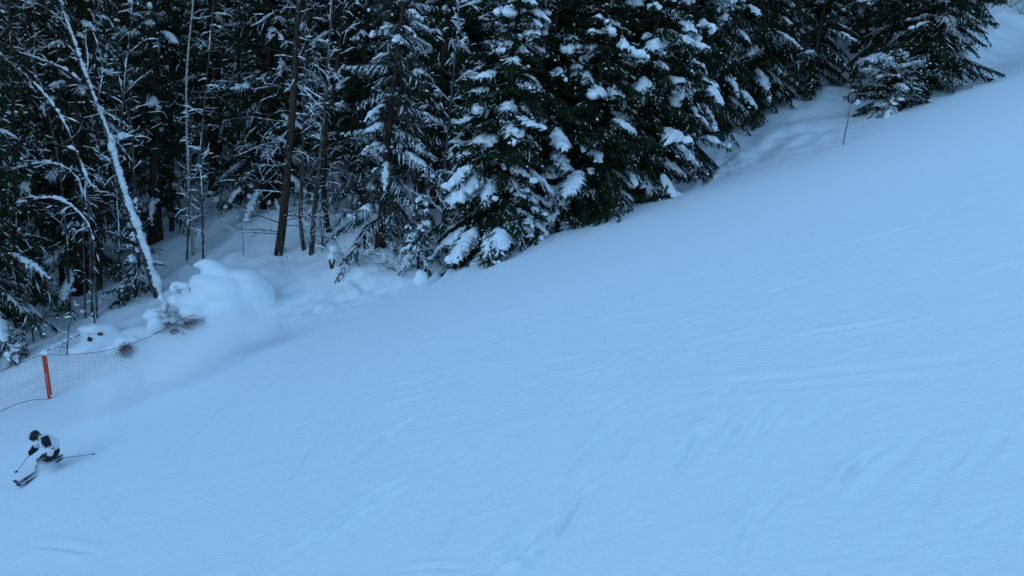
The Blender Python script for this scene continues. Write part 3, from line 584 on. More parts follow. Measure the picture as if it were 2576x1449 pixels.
# red-brown pine with tiers of thin drooping branches
upright(115, (700, 641), [(712, 560), (718, 480), (728, 380), (738, 250), (745, 130), (750, 40), (757, -80)], 0.20, 'red-brown pine with long thin drooping branches lined with snow', 'bark', 70, 2.9, 0.022, 0.55, (-0.2, 0.35), 0.06, 9, 0.10, 'pine', 'pine', taper=0.15, rt=0.6, crown=(9, 60, 3.2))
upright(123, (600, 560), [(600, 450), (598, 300), (600, 150), (604, -60)], 0.15, 'conifer with tiers of thin snowy branches deeper in behind the pine', 'bark', 70, 2.6, 0.022, 0.6, (-0.2, 0.3), 0.1, 9, 0.10, 'conifer', 'conifer', taper=0.15, back=3, crown=(9, 60, 3.2))
upright(124, (1110, 640), [(1115, 540), (1120, 420), (1130, 300), (1145, 150), (1160, -50)], 0.09, 'leafless tangled shrub tree coated with snow against the row of spruces', 'alder', 60, 2.1, 0.045, 0.7, (-0.1, 0.9), 0.1, 9, 0.09, back=1.5)
upright(125, (1290, 560), [(1315, 400), (1320, 250), (1312, 125), (1282, 90), (1264, 55), (1240, 0), (1225, -50)], 0.10, 'crooked bare tree with brown twigs and snow rising behind the tall spruce', 'alder', 40, 2.6, 0.045, 0.6, (0.0, 1.0), 0.45, 6, 0.03, back=3.5, sub2=2)
upright(126, (1010, 640), [(1015, 500), (1020, 350), (1035, 200), (1050, -50)], 0.08, 'bare tree with fine brown twigs above the grey drooping spruce', 'alder', 36, 2.4, 0.035, 0.5, (0.1, 1.0), 0.3, 6, 0.03, back=3, sub2=2)
upright(127, (150, 700), [(140, 500), (110, 300), (90, 150), (60, 0), (40, -80)], 0.10, 'twiggy bare tree with a brown haze of fine twigs at the downhill end', 'alder', 44, 3.0, 0.035, 0.4, (0.1, 1.1), 0.35, 7, 0.02, back=3, sub2=3)
for sd_, gx, ln_, lb_ in ((171, (60, 830), [(52, 720), (40, 560), (20, 400), (-10, 220), (-50, 60)], 'leafless tree leaning downhill with fans of fine snow-lined twigs above the net'),
                          (172, (175, 790), [(172, 680), (162, 520), (140, 360), (100, 200), (50, 80), (10, 0)], 'leafless tree with a long sweep of fine twigs beside the bowed saplings'),
                          (173, (300, 760), [(300, 640), (296, 500), (300, 360), (315, 200), (330, 60), (338, -40)], 'leafless tree with upright fine twigs just uphill of the leaning snowy trunk')):
    upright(sd_, gx, ln_, 0.06, lb_, 'alder', 46, 2.6, 0.024, 0.45, (-0.2, 0.9), 0.2, 7, 0.10, sub2=2)
upright(128, (1760, 330), [(1740, 200), (1730, 100), (1720, 0), (1715, -80)], 0.08, 'bare tree with a brown twig haze behind the slender tall spruce', 'alder', 40, 2.8, 0.03, 0.4, (0.2, 1.1), 0.3, 7, 0.02, back=3, sub2=3)

# twiggy saplings between the trunks of the left part of the forest
for sd_, gx, lb_ in ((181, (1000, 690), 'wispy leafless bush frosted white at the open bank below the grey drooping spruce'), (182, (1120, 660), 'wispy leafless bush frosted white against the foot of the snow-laden row'), (183, (880, 672), 'wispy leafless bush beside the broken split stump')):
    g = base(gx[0], gx[1], 0.3); b = Bare(sd_)
    for k in range(11):
        a = b.rng.uniform(0, 6.28); b.twig(g - UP * 0.1, nrm(np.array([math.cos(a) * 0.7, math.sin(a) * 0.7, 0.8])), b.rng.uniform(0.9, 2.2), 0.014, 0.22, 0.032, 0.6, 8, 3)
    b.build('frosted_bush', lb_, 'bush', g)
US, USL = 'twiggy saplings under the trees', 'twiggy leafless sapling dusted with snow between the forest trunks'
rs = np.random.RandomState(88); fu = []
for k in range(6):
    b = Bare(300 + k); hh = [3.0, 4.5, 6.0, 2.2, 5.0, 3.6][k]
    for q in range(1 + k % 3):
        a = rs.uniform(0, 6.28); tip = np.array([math.cos(a) * 0.25 * hh, math.sin(a) * 0.25 * hh, hh * rs.uniform(0.7, 1)])
        p = smooth_path(np.array([[0, 0, -0.2], tip * [0.2, 0.2, 0.5], tip]), 14); r = b.limb(p, 0.03, 0.008, 5, 0.025, 0.4, min_flat=0.15)
        b.branches(p, r, int(9 * hh ** 0.7), 0.45 * hh ** 0.7, (-0.3, 0.7), 0.08, 0.12, 0.026, 0.5, 6, taper=0.5)
    fu.append(b)
done = {}; nus = 0
while nus < 70:
    u = rs.uniform(-60, 1250); Yd = rs.uniform(31, 50); x = (u - PW / 2) / FOC * Yd; sE = Yd - edge_y(x)
    if sE < 2.0 or (400 < u < 690 and sE < 14) or (690 < u < 870 and sE < 6): continue
    if 230 < u < 480 and Yd < 39.5: continue
    k = nus % 6; loc = np.array([x, Yd, gz(x, Yd)]); nus += 1
    if k not in done: done[k] = fu[k].build('bare_sapling', USL, 'sapling', (0, 0, 0), US); done[k].location = Vector(loc)
    else: copy_tree(done[k], loc, rs.uniform(0, 6.28), rs.uniform(0.75, 1.25))

# scrub on the shaded hillside at the top
for i, (px, py) in enumerate([(2490, 30), (2540, 22), (2462, 60), (2570, 40)]):
    g = base(px, py, 1.0); b = Bare(140 + i)
    for k in range(7):
        a = b.rng.uniform(0, 6.28); b.twig(g - UP * 0.1, nrm(np.array([math.cos(a) * 0.6, math.sin(a) * 0.6, 0.7])), b.rng.uniform(1.2, 2.4), 0.02, 0.08, 0.02, 0.2, 7, 3)
    b.build('bare_shrub', 'dark leafless shrub on the shaded hillside beyond the piste', 'shrub', g, 'leafless shrubs on the far hillside')

# ------------------------------------------------------------------ snow mounds
def remeshed(mb, voxel, smooth=6):
    me = mb.mesh('tmp', M['snow']); o = bpy.data.objects.new('tmp', me); COL.objects.link(o)
    r = o.modifiers.new('r', 'REMESH'); r.mode = 'VOXEL'; r.voxel_size = voxel; r.use_smooth_shade = True
    s = o.modifiers.new('s', 'SMOOTH'); s.factor = 0.6; s.iterations = smooth
    dg = bpy.context.evaluated_depsgraph_get(); out = bpy.data.meshes.new_from_object(o.evaluated_get(dg))
    bpy.data.objects.remove(o); bpy.data.meshes.remove(me)
    n = len(out.vertices); P = np.empty(n * 3); out.vertices.foreach_get('co', P); P = P.reshape(-1, 3); Nn = np.array([v.normal[:] for v in out.vertices])
    a = 0.045 * fbm(P[:, 0] * 1.3 + P[:, 1] * 0.6, P[:, 2] * 1.6 - P[:, 1] * 0.4, 3) + 0.05 * np.minimum(0, np.abs(fbm(P[:, 0] * 0.9 + 0.9 * P[:, 2], P[:, 1] * 0.8 + 3, 2)) - 0.08)
    P = P + Nn * a[:, None]; out.vertices.foreach_set('co', P.ravel()); out.update(); return out
def mesh_part(me, name, parent, material=None):
    me.name = name
    if material is not None: me.materials.clear(); me.materials.append(material)
    o = bpy.data.objects.new(name, me); COL.objects.link(o); o.parent = parent; return o
AXC = np.stack([RGT, FWD, UPV])          # blobs seen from the viewer's side: right, away, up
def c2(x, y): return 314.5 + x * 0.217, 597.5 + y * 0.217
def c1(x, y): return x / 5.009, 754.7 + y / 5.009
def mound(lst, conv, k, Y, seed=0, voxel=0.05, smooth=8, dr=0.9):
    mb = MB()
    for i, (x, y, rx, ry, dy) in enumerate(lst):
        px, py = conv(x, y); m = Y / FOC * k * 1.05
        blob(mb, at(px, py, Y + dy), (rx * m, max(rx, ry) * m * dr, ry * m), 3, 0.05, seed + i, axes=AXC)
    return remeshed(mb, voxel, smooth)
YM = gp(560, 838)[1] + 1.0
print('mound Y', YM, 'post', gp(128, 1000), 'skier', gp(110, 1180), 'sign', gp(2120, 365), 'pine', gp(703, 640))
t = thing('snowy_bush', 'huge bush buried under a smooth pillowy snow mound beside the net', 'bush', at(*c2(1100, 900), YM) - UP * 0.5)
me = mound([(960, 310, 120, 62, 0.25), (870, 322, 80, 34, 0.2), (1030, 370, 150, 100, 0.3), (1090, 430, 200, 130, 0.3), (1200, 470, 220, 130, 0.4), (1350, 480, 230, 125, 0.5), (1020, 540, 240, 130, 0.0), (870, 530, 125, 100, -0.1), (1150, 640, 330, 200, 0.1), (620, 735, 130, 88, -0.1), (760, 730, 180, 90, 0.0), (900, 760, 280, 150, -0.2), (840, 860, 190, 95, -0.5), (1400, 640, 330, 240, 0.5), (1520, 760, 240, 230, 0.5), (1200, 850, 330, 190, -0.1), (1300, 980, 380, 150, 0.0), (985, 1030, 55, 85, -0.6), (1650, 960, 160, 120, 0.3)], c2, 0.217, YM, 1, 0.05, 16)
loc = np.array(t.location); me.transform(Matrix.Translation(-Vector(loc))); s = mesh_part(me, 'snow_cover', t)
def leaves(mb, c, r, n, rng, ax=AXC, size=0.06):
    P = c + (rng.randn(n, 3) * 0.45 * np.asarray(r)) @ ax; D = nrm(rng.randn(n, 3)) * size; S = nrm(np.cross(D, rng.randn(n, 3))) * size * 0.35
    diamonds(mb, P, D, S)
def twigs(mb, c, r, n, rng, ln=0.5, ax=AXC, rad=0.006):
    for k in range(n):
        p = c + (rng.uniform(-1, 1, 3) * 0.6 * np.asarray(r)) @ ax; d = nrm(rng.randn(3) + np.array([0, -0.5, 0.3])); q = [p]
        for i in range(4): q.append(q[-1] + d * ln / 4 * rng.uniform(0.6, 1.2)); d = nrm(d + 0.3 * rng.randn(3))
        tube(mb, np.array(q), np.linspace(rad, rad * 0.4, 5), 3, False)
rl = np.random.RandomState(9)
mk = YM / FOC * 0.217
lf, tg_ = MB(), MB()
for x, y, rx, ry, n in ((850, 1005, 110, 45, 480), (760, 1025, 110, 45, 260), (580, 1090, 45, 30, 160), (675, 1105, 16, 18, 40), (990, 1050, 25, 45, 60), (500, 1000, 60, 20, 40), (890, 400, 40, 40, 0)):
    c = at(*c2(x, y), YM - 0.88)
    if n: leaves(lf, c - loc, (rx * mk, 0.15, ry * mk), n, rl)
for x, y, rx, n in ((560, 880, 90, 14), (480, 760, 80, 10), (760, 320, 40, 5), (640, 620, 40, 5), (620, 480, 40, 4), (830, 1020, 120, 14)):
    twigs(tg_, at(*c2(x, y), YM - 0.5) - loc, (rx * mk, 0.2, 40 * mk), n, rl)
core = MB()
blob(core, at(*c2(820, 1025), YM - 0.55) - loc, (110 * mk, 0.2, 48 * mk), 3, 0.3, 5, axes=AXC); blob(core, at(*c2(575, 1090), YM - 0.5) - loc, (50 * mk, 0.15, 32 * mk), 3, 0.2, 6, axes=AXC)
core.build('exposed_earth', M['leaf'], t, True); o = lf.build('dead_leaves', M['leaf'], t); o['kind'] = 'stuff'; o = tg_.build('twigs', M['twig'], t); o['kind'] = 'stuff'

def snow_lump(name, label, cat, lst, conv, k, Y, seed, voxel=0.035, extra=None, group=None, sm=6):
    x, y = conv(lst[0][0], lst[0][1] + lst[0][3]); g = at(x, y, Y)
    t = thing(name, label, cat, g, 0, group); me = mound(lst, conv, k, Y, seed, voxel, sm); me.transform(Matrix.Translation(-Vector(g))); mesh_part(me, 'snow_cap', t)
    if extra: extra(t, g)
    return t
snow_lump('snowy_shrub', 'curled snow-loaded shrub with a dark hole left of the huge mound', 'shrub', [(570, 590, 55, 60, 0), (600, 545, 70, 35, 0.0), (680, 570, 70, 50, 0), (700, 620, 60, 45, 0), (610, 625, 30, 25, 0)], c2, 0.217, YM - 0.1, 21, 0.03,
    lambda t, g: (lambda m: (twigs(m, at(*c2(630, 610), YM - 0.45) - g, (0.12, 0.1, 0.12), 12, rl, 0.35), m.build('twigs', M['twig'], t)))(MB()))
snow_lump('snowy_shrub', 'upper one of two round snow balls left of the huge mound', 'shrub', [(330, 900, 110, 80, 0), (400, 860, 60, 50, 0.1)], c2, 0.217, YM - 0.2, 31)
snow_lump('snowy_shrub', 'lower one of two round snow balls just above the net', 'shrub', [(360, 1010, 100, 85, 0), (310, 1070, 60, 40, 0)], c2, 0.217, YM - 0.5, 35)
def tangle(t, g):
    m = MB(); twigs(m, at(*c2(520, 900), YM - 0.4) - g, (0.5, 0.3, 0.35), 40, rl, 0.5); o = m.build('twigs', M['twig'], t); o['kind'] = 'stuff'
snow_lump('snowy_shrub', 'snow-plastered tangle of twigs between the round snow balls and the mound', 'shrub', [(540, 960, 110, 40, 0), (450, 880, 50, 60, 0.1), (480, 780, 40, 60, 0.2), (580, 940, 60, 40, 0), (420, 700, 35, 45, 0.2), (640, 980, 60, 25, 0)], c2, 0.217, YM - 0.2, 41, 0.03, tangle)
def eyes(t, g):
    for x, y, r in ((1130, 495, (30, 26)), (1265, 430, (30, 22))):
        m = MB(); k = YS / FOC / 5.009; blob(m, at(*c1(x, y), YS - 0.58) - g, (r[0] * k, 0.12, r[1] * k), 2, 0.3, int(x), axes=AXC); twigs(m, at(*c1(x, y), YS - 0.62) - g, (0.08, 0.03, 0.08), 6, rl, 0.18); m.build('bark_gap', M['stump'], t)
YS = gp(*c1(1150, 690))[1] + 1.1
snow_lump('snowy_stump', 'big snow-capped stump with two dark holes behind the net', 'stump', [(1190, 370, 200, 75, 0), (1330, 380, 170, 90, 0.2), (1150, 480, 130, 110, 0), (1250, 500, 180, 120, 0), (1080, 640, 200, 110, -0.1), (1350, 540, 220, 130, 0.3), (1500, 480, 230, 110, 0.6)], c1, 1 / 5.009, YS, 51, 0.05, eyes)
YT = gp(*c1(1580, 760))[1] + 0.5
def redroot(t, g):
    m = MB(); k = YT / FOC / 5.009; blob(m, at(*c1(1590, 650), YT - 0.3) - g, (75 * k, 0.2, 80 * k), 3, 0.15, 3, axes=AXC); m.build('exposed_root', M['leaf'], t, True)
    m = MB(); leaves(m, at(*c1(1590, 650), YT - 0.42) - g, (95 * k, 0.12, 100 * k), 320, rl, size=0.07); o = m.build('dead_leaves', M['leaf'], t); o['kind'] = 'stuff'
    m = MB(); twigs(m, at(*c1(1650, 640), YT - 0.4) - g, (0.3, 0.2, 0.2), 12, rl, 0.6); o = m.build('twigs', M['twig'], t); o['kind'] = 'stuff'
snow_lump('snowy_stump', 'round snow-capped stump with a red-brown rootball showing behind the net', 'stump', [(1560, 540, 110, 100, 0), (1660, 520, 120, 80, 0.2), (1450, 640, 110, 90, -0.1), (1720, 560, 120, 80, 0.3)], c1, 1 / 5.009, YT, 61, 0.04, redroot)
# snow-covered rail running from the post to the stump
p = smooth_path(pix([c1(545, 650), c1(700, 600), c1(800, 540), c1(900, 470), c1(1005, 440)], gp(128, 1000)[1] + 0.4, YS), 14)
b = Bare(160); b.limb(p, 0.025, 0.03, 6, 0.05, 1.0); b.build('fallen_branch', 'snow-topped fallen branch running from the orange post to the stump', 'branch', p[0], None, 'bark')
# broken stump with a snow cap up the bank
g = gp(*((900 + 885 / 2.07) / 1.59, (600 + 980 / 2.07) / 1.59))
t = thing('broken_stump', 'broken split stump with a round snow cap on the open bank', 'stump', g)
m = MB(); ty = lambda x, y: at((900 + x / 2.07) / 1.59, (600 + y / 2.07) / 1.59, g[1]) - g
tube(m, np.array([ty(885, 990), ty(868, 930), ty(857, 870)]), [0.07, 0.05, 0.02], 6); tube(m, np.array([ty(895, 985), ty(900, 940), ty(908, 900)]), [0.09, 0.07, 0.03], 6); m.build('trunk', M['stump'], t, True)
m = MB(); tube(m, np.array([ty(875, 850), ty(895, 830), ty(920, 820)]), [0.05, 0.1, 0.06], 8); k = g[1] / FOC / 2.07 / 1.59 * 1.0
blob(m, ty(905, 820), (45 * k, 0.2, 35 * k), 3, 0.08, 3, axes=AXC); blob(m, ty(880, 880), (35 * k, 0.1, 28 * k), 2, 0.1, 4, axes=AXC); blob(m, ty(905, 950), (14 * k, 0.05, 40 * k), 2, 0.1, 5, axes=AXC); m.build('snow_cap', M['snow'], t, True)
# snow hump under the sapling spruce
g = gp(1058, 712); m = MB(); blob(m, g + UP * 0.12, (0.28, 0.25, 0.38), 3, 0.1, 8); o = m.build('snow_lump', M['snow'], None, True); tag(o, 'knee-high lump of snow beside the trodden ski trail', 'snow lump')

# ------------------------------------------------------------------ safety net
M['orange'] = mat('orange_post', (0.60, 0.075, 0.02), 0.55, 0.4)
noise_col(M['orange'], (0.66, 0.055, 0.014), (0.70, 0.55, 0.50), 7, (1, 1, 0.5), 5, 0.60, 0.70)
M['net'] = noise_col(mat('net_cord', (0.2, 0.06, 0.04), 0.7, 0.2), (0.30, 0.11, 0.10), (0.60, 0.12, 0.06), 0.25, (1, 1, 1), 2, 0.40, 0.60)
M['rope'] = mat('net_rope', (0.16, 0.06, 0.06), 0.7, 0.2)
gpost = gp(126, 1003)
YP = gpost[1]
def netY(px): return float(np.interp(px, [-80, 0, 126, 466, 540], [YP - 1.2, YP - 0.7, YP, YP + 2.2, YP + 4.2]))
TOP = [(-60, 955), (0, 934), (30, 922), (80, 902), (107, 891), (140, 893), (180, 893), (260, 884), (319, 868), (377, 847), (419, 825), (453, 806), (475, 795), (505, 790), (535, 800)]
BOT = [(-60, 1064), (0, 1036), (40, 1017), (80, 1006), (126, 1003), (168, 996), (230, 976), (300, 946), (350, 925), (400, 900), (440, 882), (475, 868), (505, 858), (535, 850)]
t = thing('safety_net', 'orange mesh safety net sagging along the lower forest edge', 'safety net', gpost); gl = gpost
xs = np.arange(-60, 534, 4.0)
top = np.array([at(x, np.interp(x, [p[0] for p in TOP], [p[1] for p in TOP]), netY(x)) for x in xs]); bot = np.array([at(x, np.interp(x, [p[0] for p in BOT], [p[1] for p in BOT]), netY(x) - 0.05) for x in xs])
for A in (top, bot): A[1:-1] = 0.25 * A[:-2] + 0.5 * A[1:-1] + 0.25 * A[2:]
m = MB(); NR = 13; bulge = lambda v: 0.12 * math.sin(math.pi * v)
rn = np.random.RandomState(3)
for k in range(1, NR):
    v = k / NR; P = top * (1 - v) + bot * v + np.array([0, 1, 0]) * bulge(v) + UP * (0.02 * np.sin(xs * 0.06 + k))[:, None]; tube(m, P - gl, 0.0030, 3, False)
for i in range(0, len(xs), 2):
    vv = np.linspace(0, 1, 9)[:, None]; P = top[i] * (1 - vv) + bot[i] * vv + np.array([[0, 1, 0]]) * 0.12 * np.sin(np.pi * vv) + 0.006 * rn.randn(9, 3); tube(m, P - gl, 0.0030, 3, False)
o = m.build('netting', M['net'], t); o['kind'] = 'stuff'
m = MB(); tube(m, top - gl, 0.011, 5); m.build('top_rope', M['rope'], t); m = MB(); tube(m, bot - gl, 0.012, 5); m.build('bottom_rope', M['rope'], t)
# flat orange post
pt = at(111, 894, YP - 0.02); pb = at(126.5, 1004, YP - 0.02); axis = nrm(pt - pb); sx = nrm(np.cross(axis, np.array([0, -1.0, 0]))); sy = np.cross(axis, sx)
t2 = thing('net_post', 'flat scuffed orange post holding up the safety net', 'post', gpost)
import bmesh
def bevelled_box(name, c, h, axes, material, parent, bev=0.02):
    bm = bmesh.new(); bmesh.ops.create_cube(bm, size=2.0)
    for v in bm.verts:
        w = np.array(v.co[:]) * np.asarray(h); v.co = Vector(np.asarray(c) + w[0] * axes[0] + w[1] * axes[1] + w[2] * axes[2])
    bmesh.ops.bevel(bm, geom=bm.edges[:], offset=bev, segments=2, affect='EDGES'); bmesh.ops.recalc_face_normals(bm, faces=bm.faces[:])
    me = bpy.data.meshes.new(name); bm.to_mesh(me); bm.free(); me.materials.append(material); o = bpy.data.objects.new(name, me); COL.objects.link(o); o.parent = parent; return o
Lp = np.linalg.norm(pt - pb)
bevelled_box('board', (pt + pb) / 2 - axis * 0.1 - gl, (0.088, 0.03, Lp / 2 + 0.1), (sx, sy, axis), M['orange'], t2)
m = MB(); blob(m, pt - gl + axis * 0.08, (0.15, 0.13, 0.07), 3, 0.12, 4); blob(m, pt - gl + axis * 0.14 + sx * 0.05, (0.09, 0.08, 0.06), 3, 0.12, 5); m.build('snow_cap', M['snow'], t2, True)
m = MB(); blob(m, pb - gl + axis * 0.13 + sx * 0.10, (0.08, 0.06, 0.04), 2, 0.1, 4); m.build('snow_clump', M['snow'], t2, True)
# worn white print on the board, facing the piste
M['print'] = mat('worn_white_print', (0.62, 0.55, 0.53), 0.7, 0.2)
front = sy if sy[1] < 0 else -sy; mb = MB()
rp = np.random.RandomState(12)
for f, kind in ((0.86, 'r'), (0.55, 'E'), (0.49, 'E'), (0.43, 'H'), (0.34, 'o'), (0.20, 'I'), (0.13, 'I')):
    c = pb + (pt - pb) * f + front * 0.0335 - gl
    def bar(dx, dz, hx, hz): box(mb, c + sx * dx + axis * dz, (hx, 0.002, hz), np.stack([sx, front, axis]))
    if kind in 'EH': bar(-0.03, 0, 0.006, 0.03); bar(0, 0, 0.022, 0.005)
    if kind == 'E': bar(0, 0.026, 0.022, 0.005); bar(0, -0.026, 0.022, 0.005)
    if kind == 'H': bar(0.028, 0, 0.006, 0.03)
    if kind == 'I': bar(0.02, 0, 0.006, 0.026)
    if kind == 'r': bar(0.0, 0, 0.006, 0.03); bar(0.016, 0.02, 0.012, 0.005)
    if kind == 'o': bar(0, 0.022, 0.02, 0.006); bar(0, -0.022, 0.02, 0.006); bar(0.022, 0, 0.006, 0.016); bar(-0.022, 0, 0.006, 0.016)
o = mb.build('lettering', M['print'], t2); o['kind'] = 'stuff'

# ------------------------------------------------------------------ round sign on a leaning pole
M['pole'] = noise_col(mat('grey_weathered_pole', (0.2, 0.18, 0.17), 0.85, 0.2), (0.12, 0.10, 0.10), (0.30, 0.27, 0.25), 10, (1, 1, 0.2), 4, bump=0.4)
M['rim'] = mat('dark_sign_rim', (0.02, 0.02, 0.025), 0.6, 0.3); M['back'] = noise_col(mat('grey_sign_back', (0.2, 0.19, 0.2), 0.6, 0.3), (0.24, 0.22, 0.24), (0.36, 0.33, 0.36), 9)
def cs(x, y): return (3250 + x / 4.527) / 1.59, (300 + y / 4.527) / 1.59
g = gp(*cs(540, 1278)); YG = g[1]
t = thing('piste_sign', 'round sign seen from behind on a thin leaning pole in the snow', 'sign', g)
m = MB(); tube(m, np.vstack([g - UP * 0.2, pix([cs(560, 1230), cs(585, 1080), cs(630, 880), cs(660, 690), cs(700, 430), cs(728, 275)], YG, YG + 0.1)]) - g, [0.024, 0.028, 0.03, 0.03, 0.028, 0.028, 0.026], 8); m.build('pole', M['pole'], t, True)
m = MB(); tube(m, np.array([at(*cs(725, 285), YG + 0.1), at(*cs(730, 262), YG + 0.1)]) - g, [0.04, 0.028], 8); m.build('snow_cap', M['snow'], t, True)
dc = at(*cs(727, 402), YG + 0.15); mm = YG / FOC / 4.527 / 1.59
face = nrm(np.array([-0.94, -0.32, 0.10])); dx_ = nrm(np.cross(face, UPV)); dz_ = np.cross(dx_, face)
def disc(mb, c, r, th, n=40):
    a = np.arange(n) * 2 * math.pi / n; ring = lambda rr, off: c + rr * (np.cos(a)[:, None] * dx_ + np.sin(a)[:, None] * dz_) + face * off
    V = np.vstack([ring(r, th), ring(r, -th), (c + face * th)[None], (c - face * th)[None]]); j = np.arange(n); j2 = (j + 1) % n
    mb.add(V, np.stack([j, j2, n + j2, n + j], -1), np.concatenate([np.stack([np.full(n, 2 * n), j2, j], -1), np.stack([np.full(n, 2 * n + 1), n + j, n + j2], -1)]))
Rd = 105 * mm * 1.05
m = MB(); disc(m, dc - g, Rd * 0.93, 0.008); m.build('disc', M['back'], t)
a = np.linspace(0, 2 * math.pi, 41); m = MB(); tube(m, dc - g + Rd * 0.88 * (np.cos(a)[:, None] * dx_ + np.sin(a)[:, None] * dz_) + face * 0.008, 0.046, 6, False); m.build('rim', M['rim'], t, True)
a = np.linspace(0.5, 2.0, 16); m = MB(); tube(m, dc - g + Rd * 1.03 * (np.cos(a)[:, None] * dx_ + np.sin(a)[:, None] * dz_), 0.022 * np.sin(np.linspace(0.3, 2.9, 16)) ** 0.5, 6); m.build('snow_rim', M['snow'], t, True)
m = MB(); blob(m, at(*cs(800, 490), YG + 0.6) - g, (45 * mm, 0.12, 50 * mm), 3, 0.12, 4, axes=AXC)
o = m.build('snow_clump', M['snow'], None, True); o.location = Vector(g); tag(o, 'snow clump caught on a spray of the low spruce beside the sign', 'snow clump')

# ------------------------------------------------------------------ skier
M['jacket'] = noise_col(mat('white_jacket', (0.72, 0.74, 0.78), 0.7, 0.3), (0.62, 0.64, 0.68), (0.80, 0.81, 0.84), 9, bump=0.9)
M['black'] = mat('black_fabric', (0.012, 0.012, 0.016), 0.7, 0.3); M['shell'] = mat('black_helmet_shell', (0.012, 0.011, 0.014), 0.4, 0.4)
M['yellow'] = mat('yellow_trim', (0.45, 0.36, 0.03), 0.5, 0.3); M['skin'] = mat('skin', (0.42, 0.24, 0.17), 0.6, 0.3)
M['ski'] = noise_col(mat('ski_top', (0.02, 0.02, 0.04), 0.4, 0.5), (0.010, 0.012, 0.03), (0.5, 0.5, 0.55), 6, (1, 1, 1), 3, 0.60, 0.66); M['steel'] = mat('pole_metal', (0.08, 0.08, 0.1), 0.4, 0.5)
def sp(x, y): return x / 5.759, 1037.7 + y / 5.759
feet = gp(*sp(640, 850)); YK = feet[1]
def kp(x, y, dy=0.0): return at(*sp(x, y), YK + dy)
person = thing('person', 'skier in a white jacket and black trousers carving down in a crouch', 'person', feet)
def skinned(name, verts, edges, radii, material, levels=2):
    me = bpy.data.meshes.new(name); me.from_pydata([Vector(v - feet) for v in verts], edges, []); me.materials.append(material)
    o = bpy.data.objects.new(name, me); COL.objects.link(o); md = o.modifiers.new('s', 'SKIN'); md.use_smooth_shade = True
    for i, r in enumerate(radii): me.skin_vertices[0].data[i].radius = (r, r) if np.isscalar(r) else r
    me.skin_vertices[0].data[0].use_root = True
    sb = o.modifiers.new('b', 'SUBSURF'); sb.levels = levels; sb.render_levels = levels
    dg = bpy.context.evaluated_depsgraph_get(); out = bpy.data.meshes.new_from_object(o.evaluated_get(dg)); bpy.data.objects.remove(o)
    out.materials.clear(); out.materials.append(material)
    for p in out.polygons: p.use_smooth = True
    r = bpy.data.objects.new(name, out); COL.objects.link(r); r.parent = person; return r
hipc = kp(790, 590, 0.0); wst = kp(790, 500, 0.0); chest = kp(720, 420, -0.02); neck = kp(615, 365, -0.02); head = kp(505, 335, -0.05)
shL = kp(650, 400, -0.22); elL = kp(745, 540, -0.34); haL = kp(695, 685, -0.34)
shR = kp(590, 390, 0.18); elR = kp(535, 480, 0.28); haR = kp(450, 585, 0.22)
hpL = kp(790, 610, -0.10); knL = kp(640, 690, -0.16); akL = kp(660, 830, -0.08)
hpR = kp(800, 590, 0.12); knR = kp(610, 660, 0.12); akR = kp(610, 850, 0.15)
# the whole body, one surface; jacket and trousers over it
skinned('body', [hipc, chest, neck, head, shL, elL, haL, shR, elR, haR, knL, akL, knR, akR], [(0, 1), (1, 2), (2, 3), (2, 4), (4, 5), (5, 6), (2, 7), (7, 8), (8, 9), (0, 10), (10, 11), (0, 12), (12, 13)],
        [0.10, 0.12, 0.06, 0.085, 0.05, 0.04, 0.018, 0.05, 0.04, 0.018, 0.05, 0.035, 0.05, 0.035], M['skin'])
skinned('jacket', [kp(775, 560, 0), wst, chest, neck, kp(590, 362, -0.03), shL, elL, kp(712, 640, -0.34), shR, elR, kp(500, 525, 0.25), kp(850, 520, 0.0)], [(0, 1), (1, 2), (2, 3), (3, 4), (2, 5), (5, 6), (6, 7), (2, 8), (8, 9), (9, 10), (1, 11)],
        [(0.17, 0.16), (0.185, 0.18), (0.19, 0.19), 0.10, 0.075, 0.105, 0.085, 0.062, 0.10, 0.08, 0.065, 0.12], M['jacket'])
skinned('trousers', [kp(790, 560, 0.0), kp(800, 585, -0.07), kp(730, 640, -0.12), knL, akL, kp(805, 575, 0.07), kp(720, 625, 0.10), knR, akR, kp(785, 520, 0.0)], [(0, 1), (1, 2), (2, 3), (3, 4), (0, 5), (5, 6), (6, 7), (7, 8), (0, 9)], [0.13, 0.115, 0.115, 0.095, 0.085, 0.115, 0.115, 0.095, 0.085, 0.10], M['black'])
m = MB(); tube(m, np.array([kp(545, 405, -0.16), kp(575, 398, -0.17), kp(605, 395, -0.2)]) - feet, 0.012, 6); m.build('collar', M['black'], person, True)
m = MB(); tube(m, np.array([kp(735, 523, -0.42), kp(762, 518, -0.40), kp(792, 522, -0.36)]) - feet, 0.010, 6); m.build('pocket_zip', M['black'], person, True)
m = MB(); tube(m, np.array([kp(640, 350, -0.33), kp(665, 420, -0.36), kp(705, 485, -0.40)]) - feet, [0.085, 0.10, 0.075], 12); m.build('sleeve_panel', M['black'], person, True)
m = MB(); tube(m, np.array([elR * 0.5 + kp(500, 525, 0.25) * 0.5, kp(500, 525, 0.25), haR]) - feet, [0.09, 0.085, 0.055], 12); m.build('sleeve_cuff', M['black'], person, True)
m = MB(); tube(m, np.array([kp(725, 615, -0.34), kp(706, 655, -0.34), haL]) - feet, [0.066, 0.062, 0.05], 10); m.build('glove_cuff', M['black'], person, True)
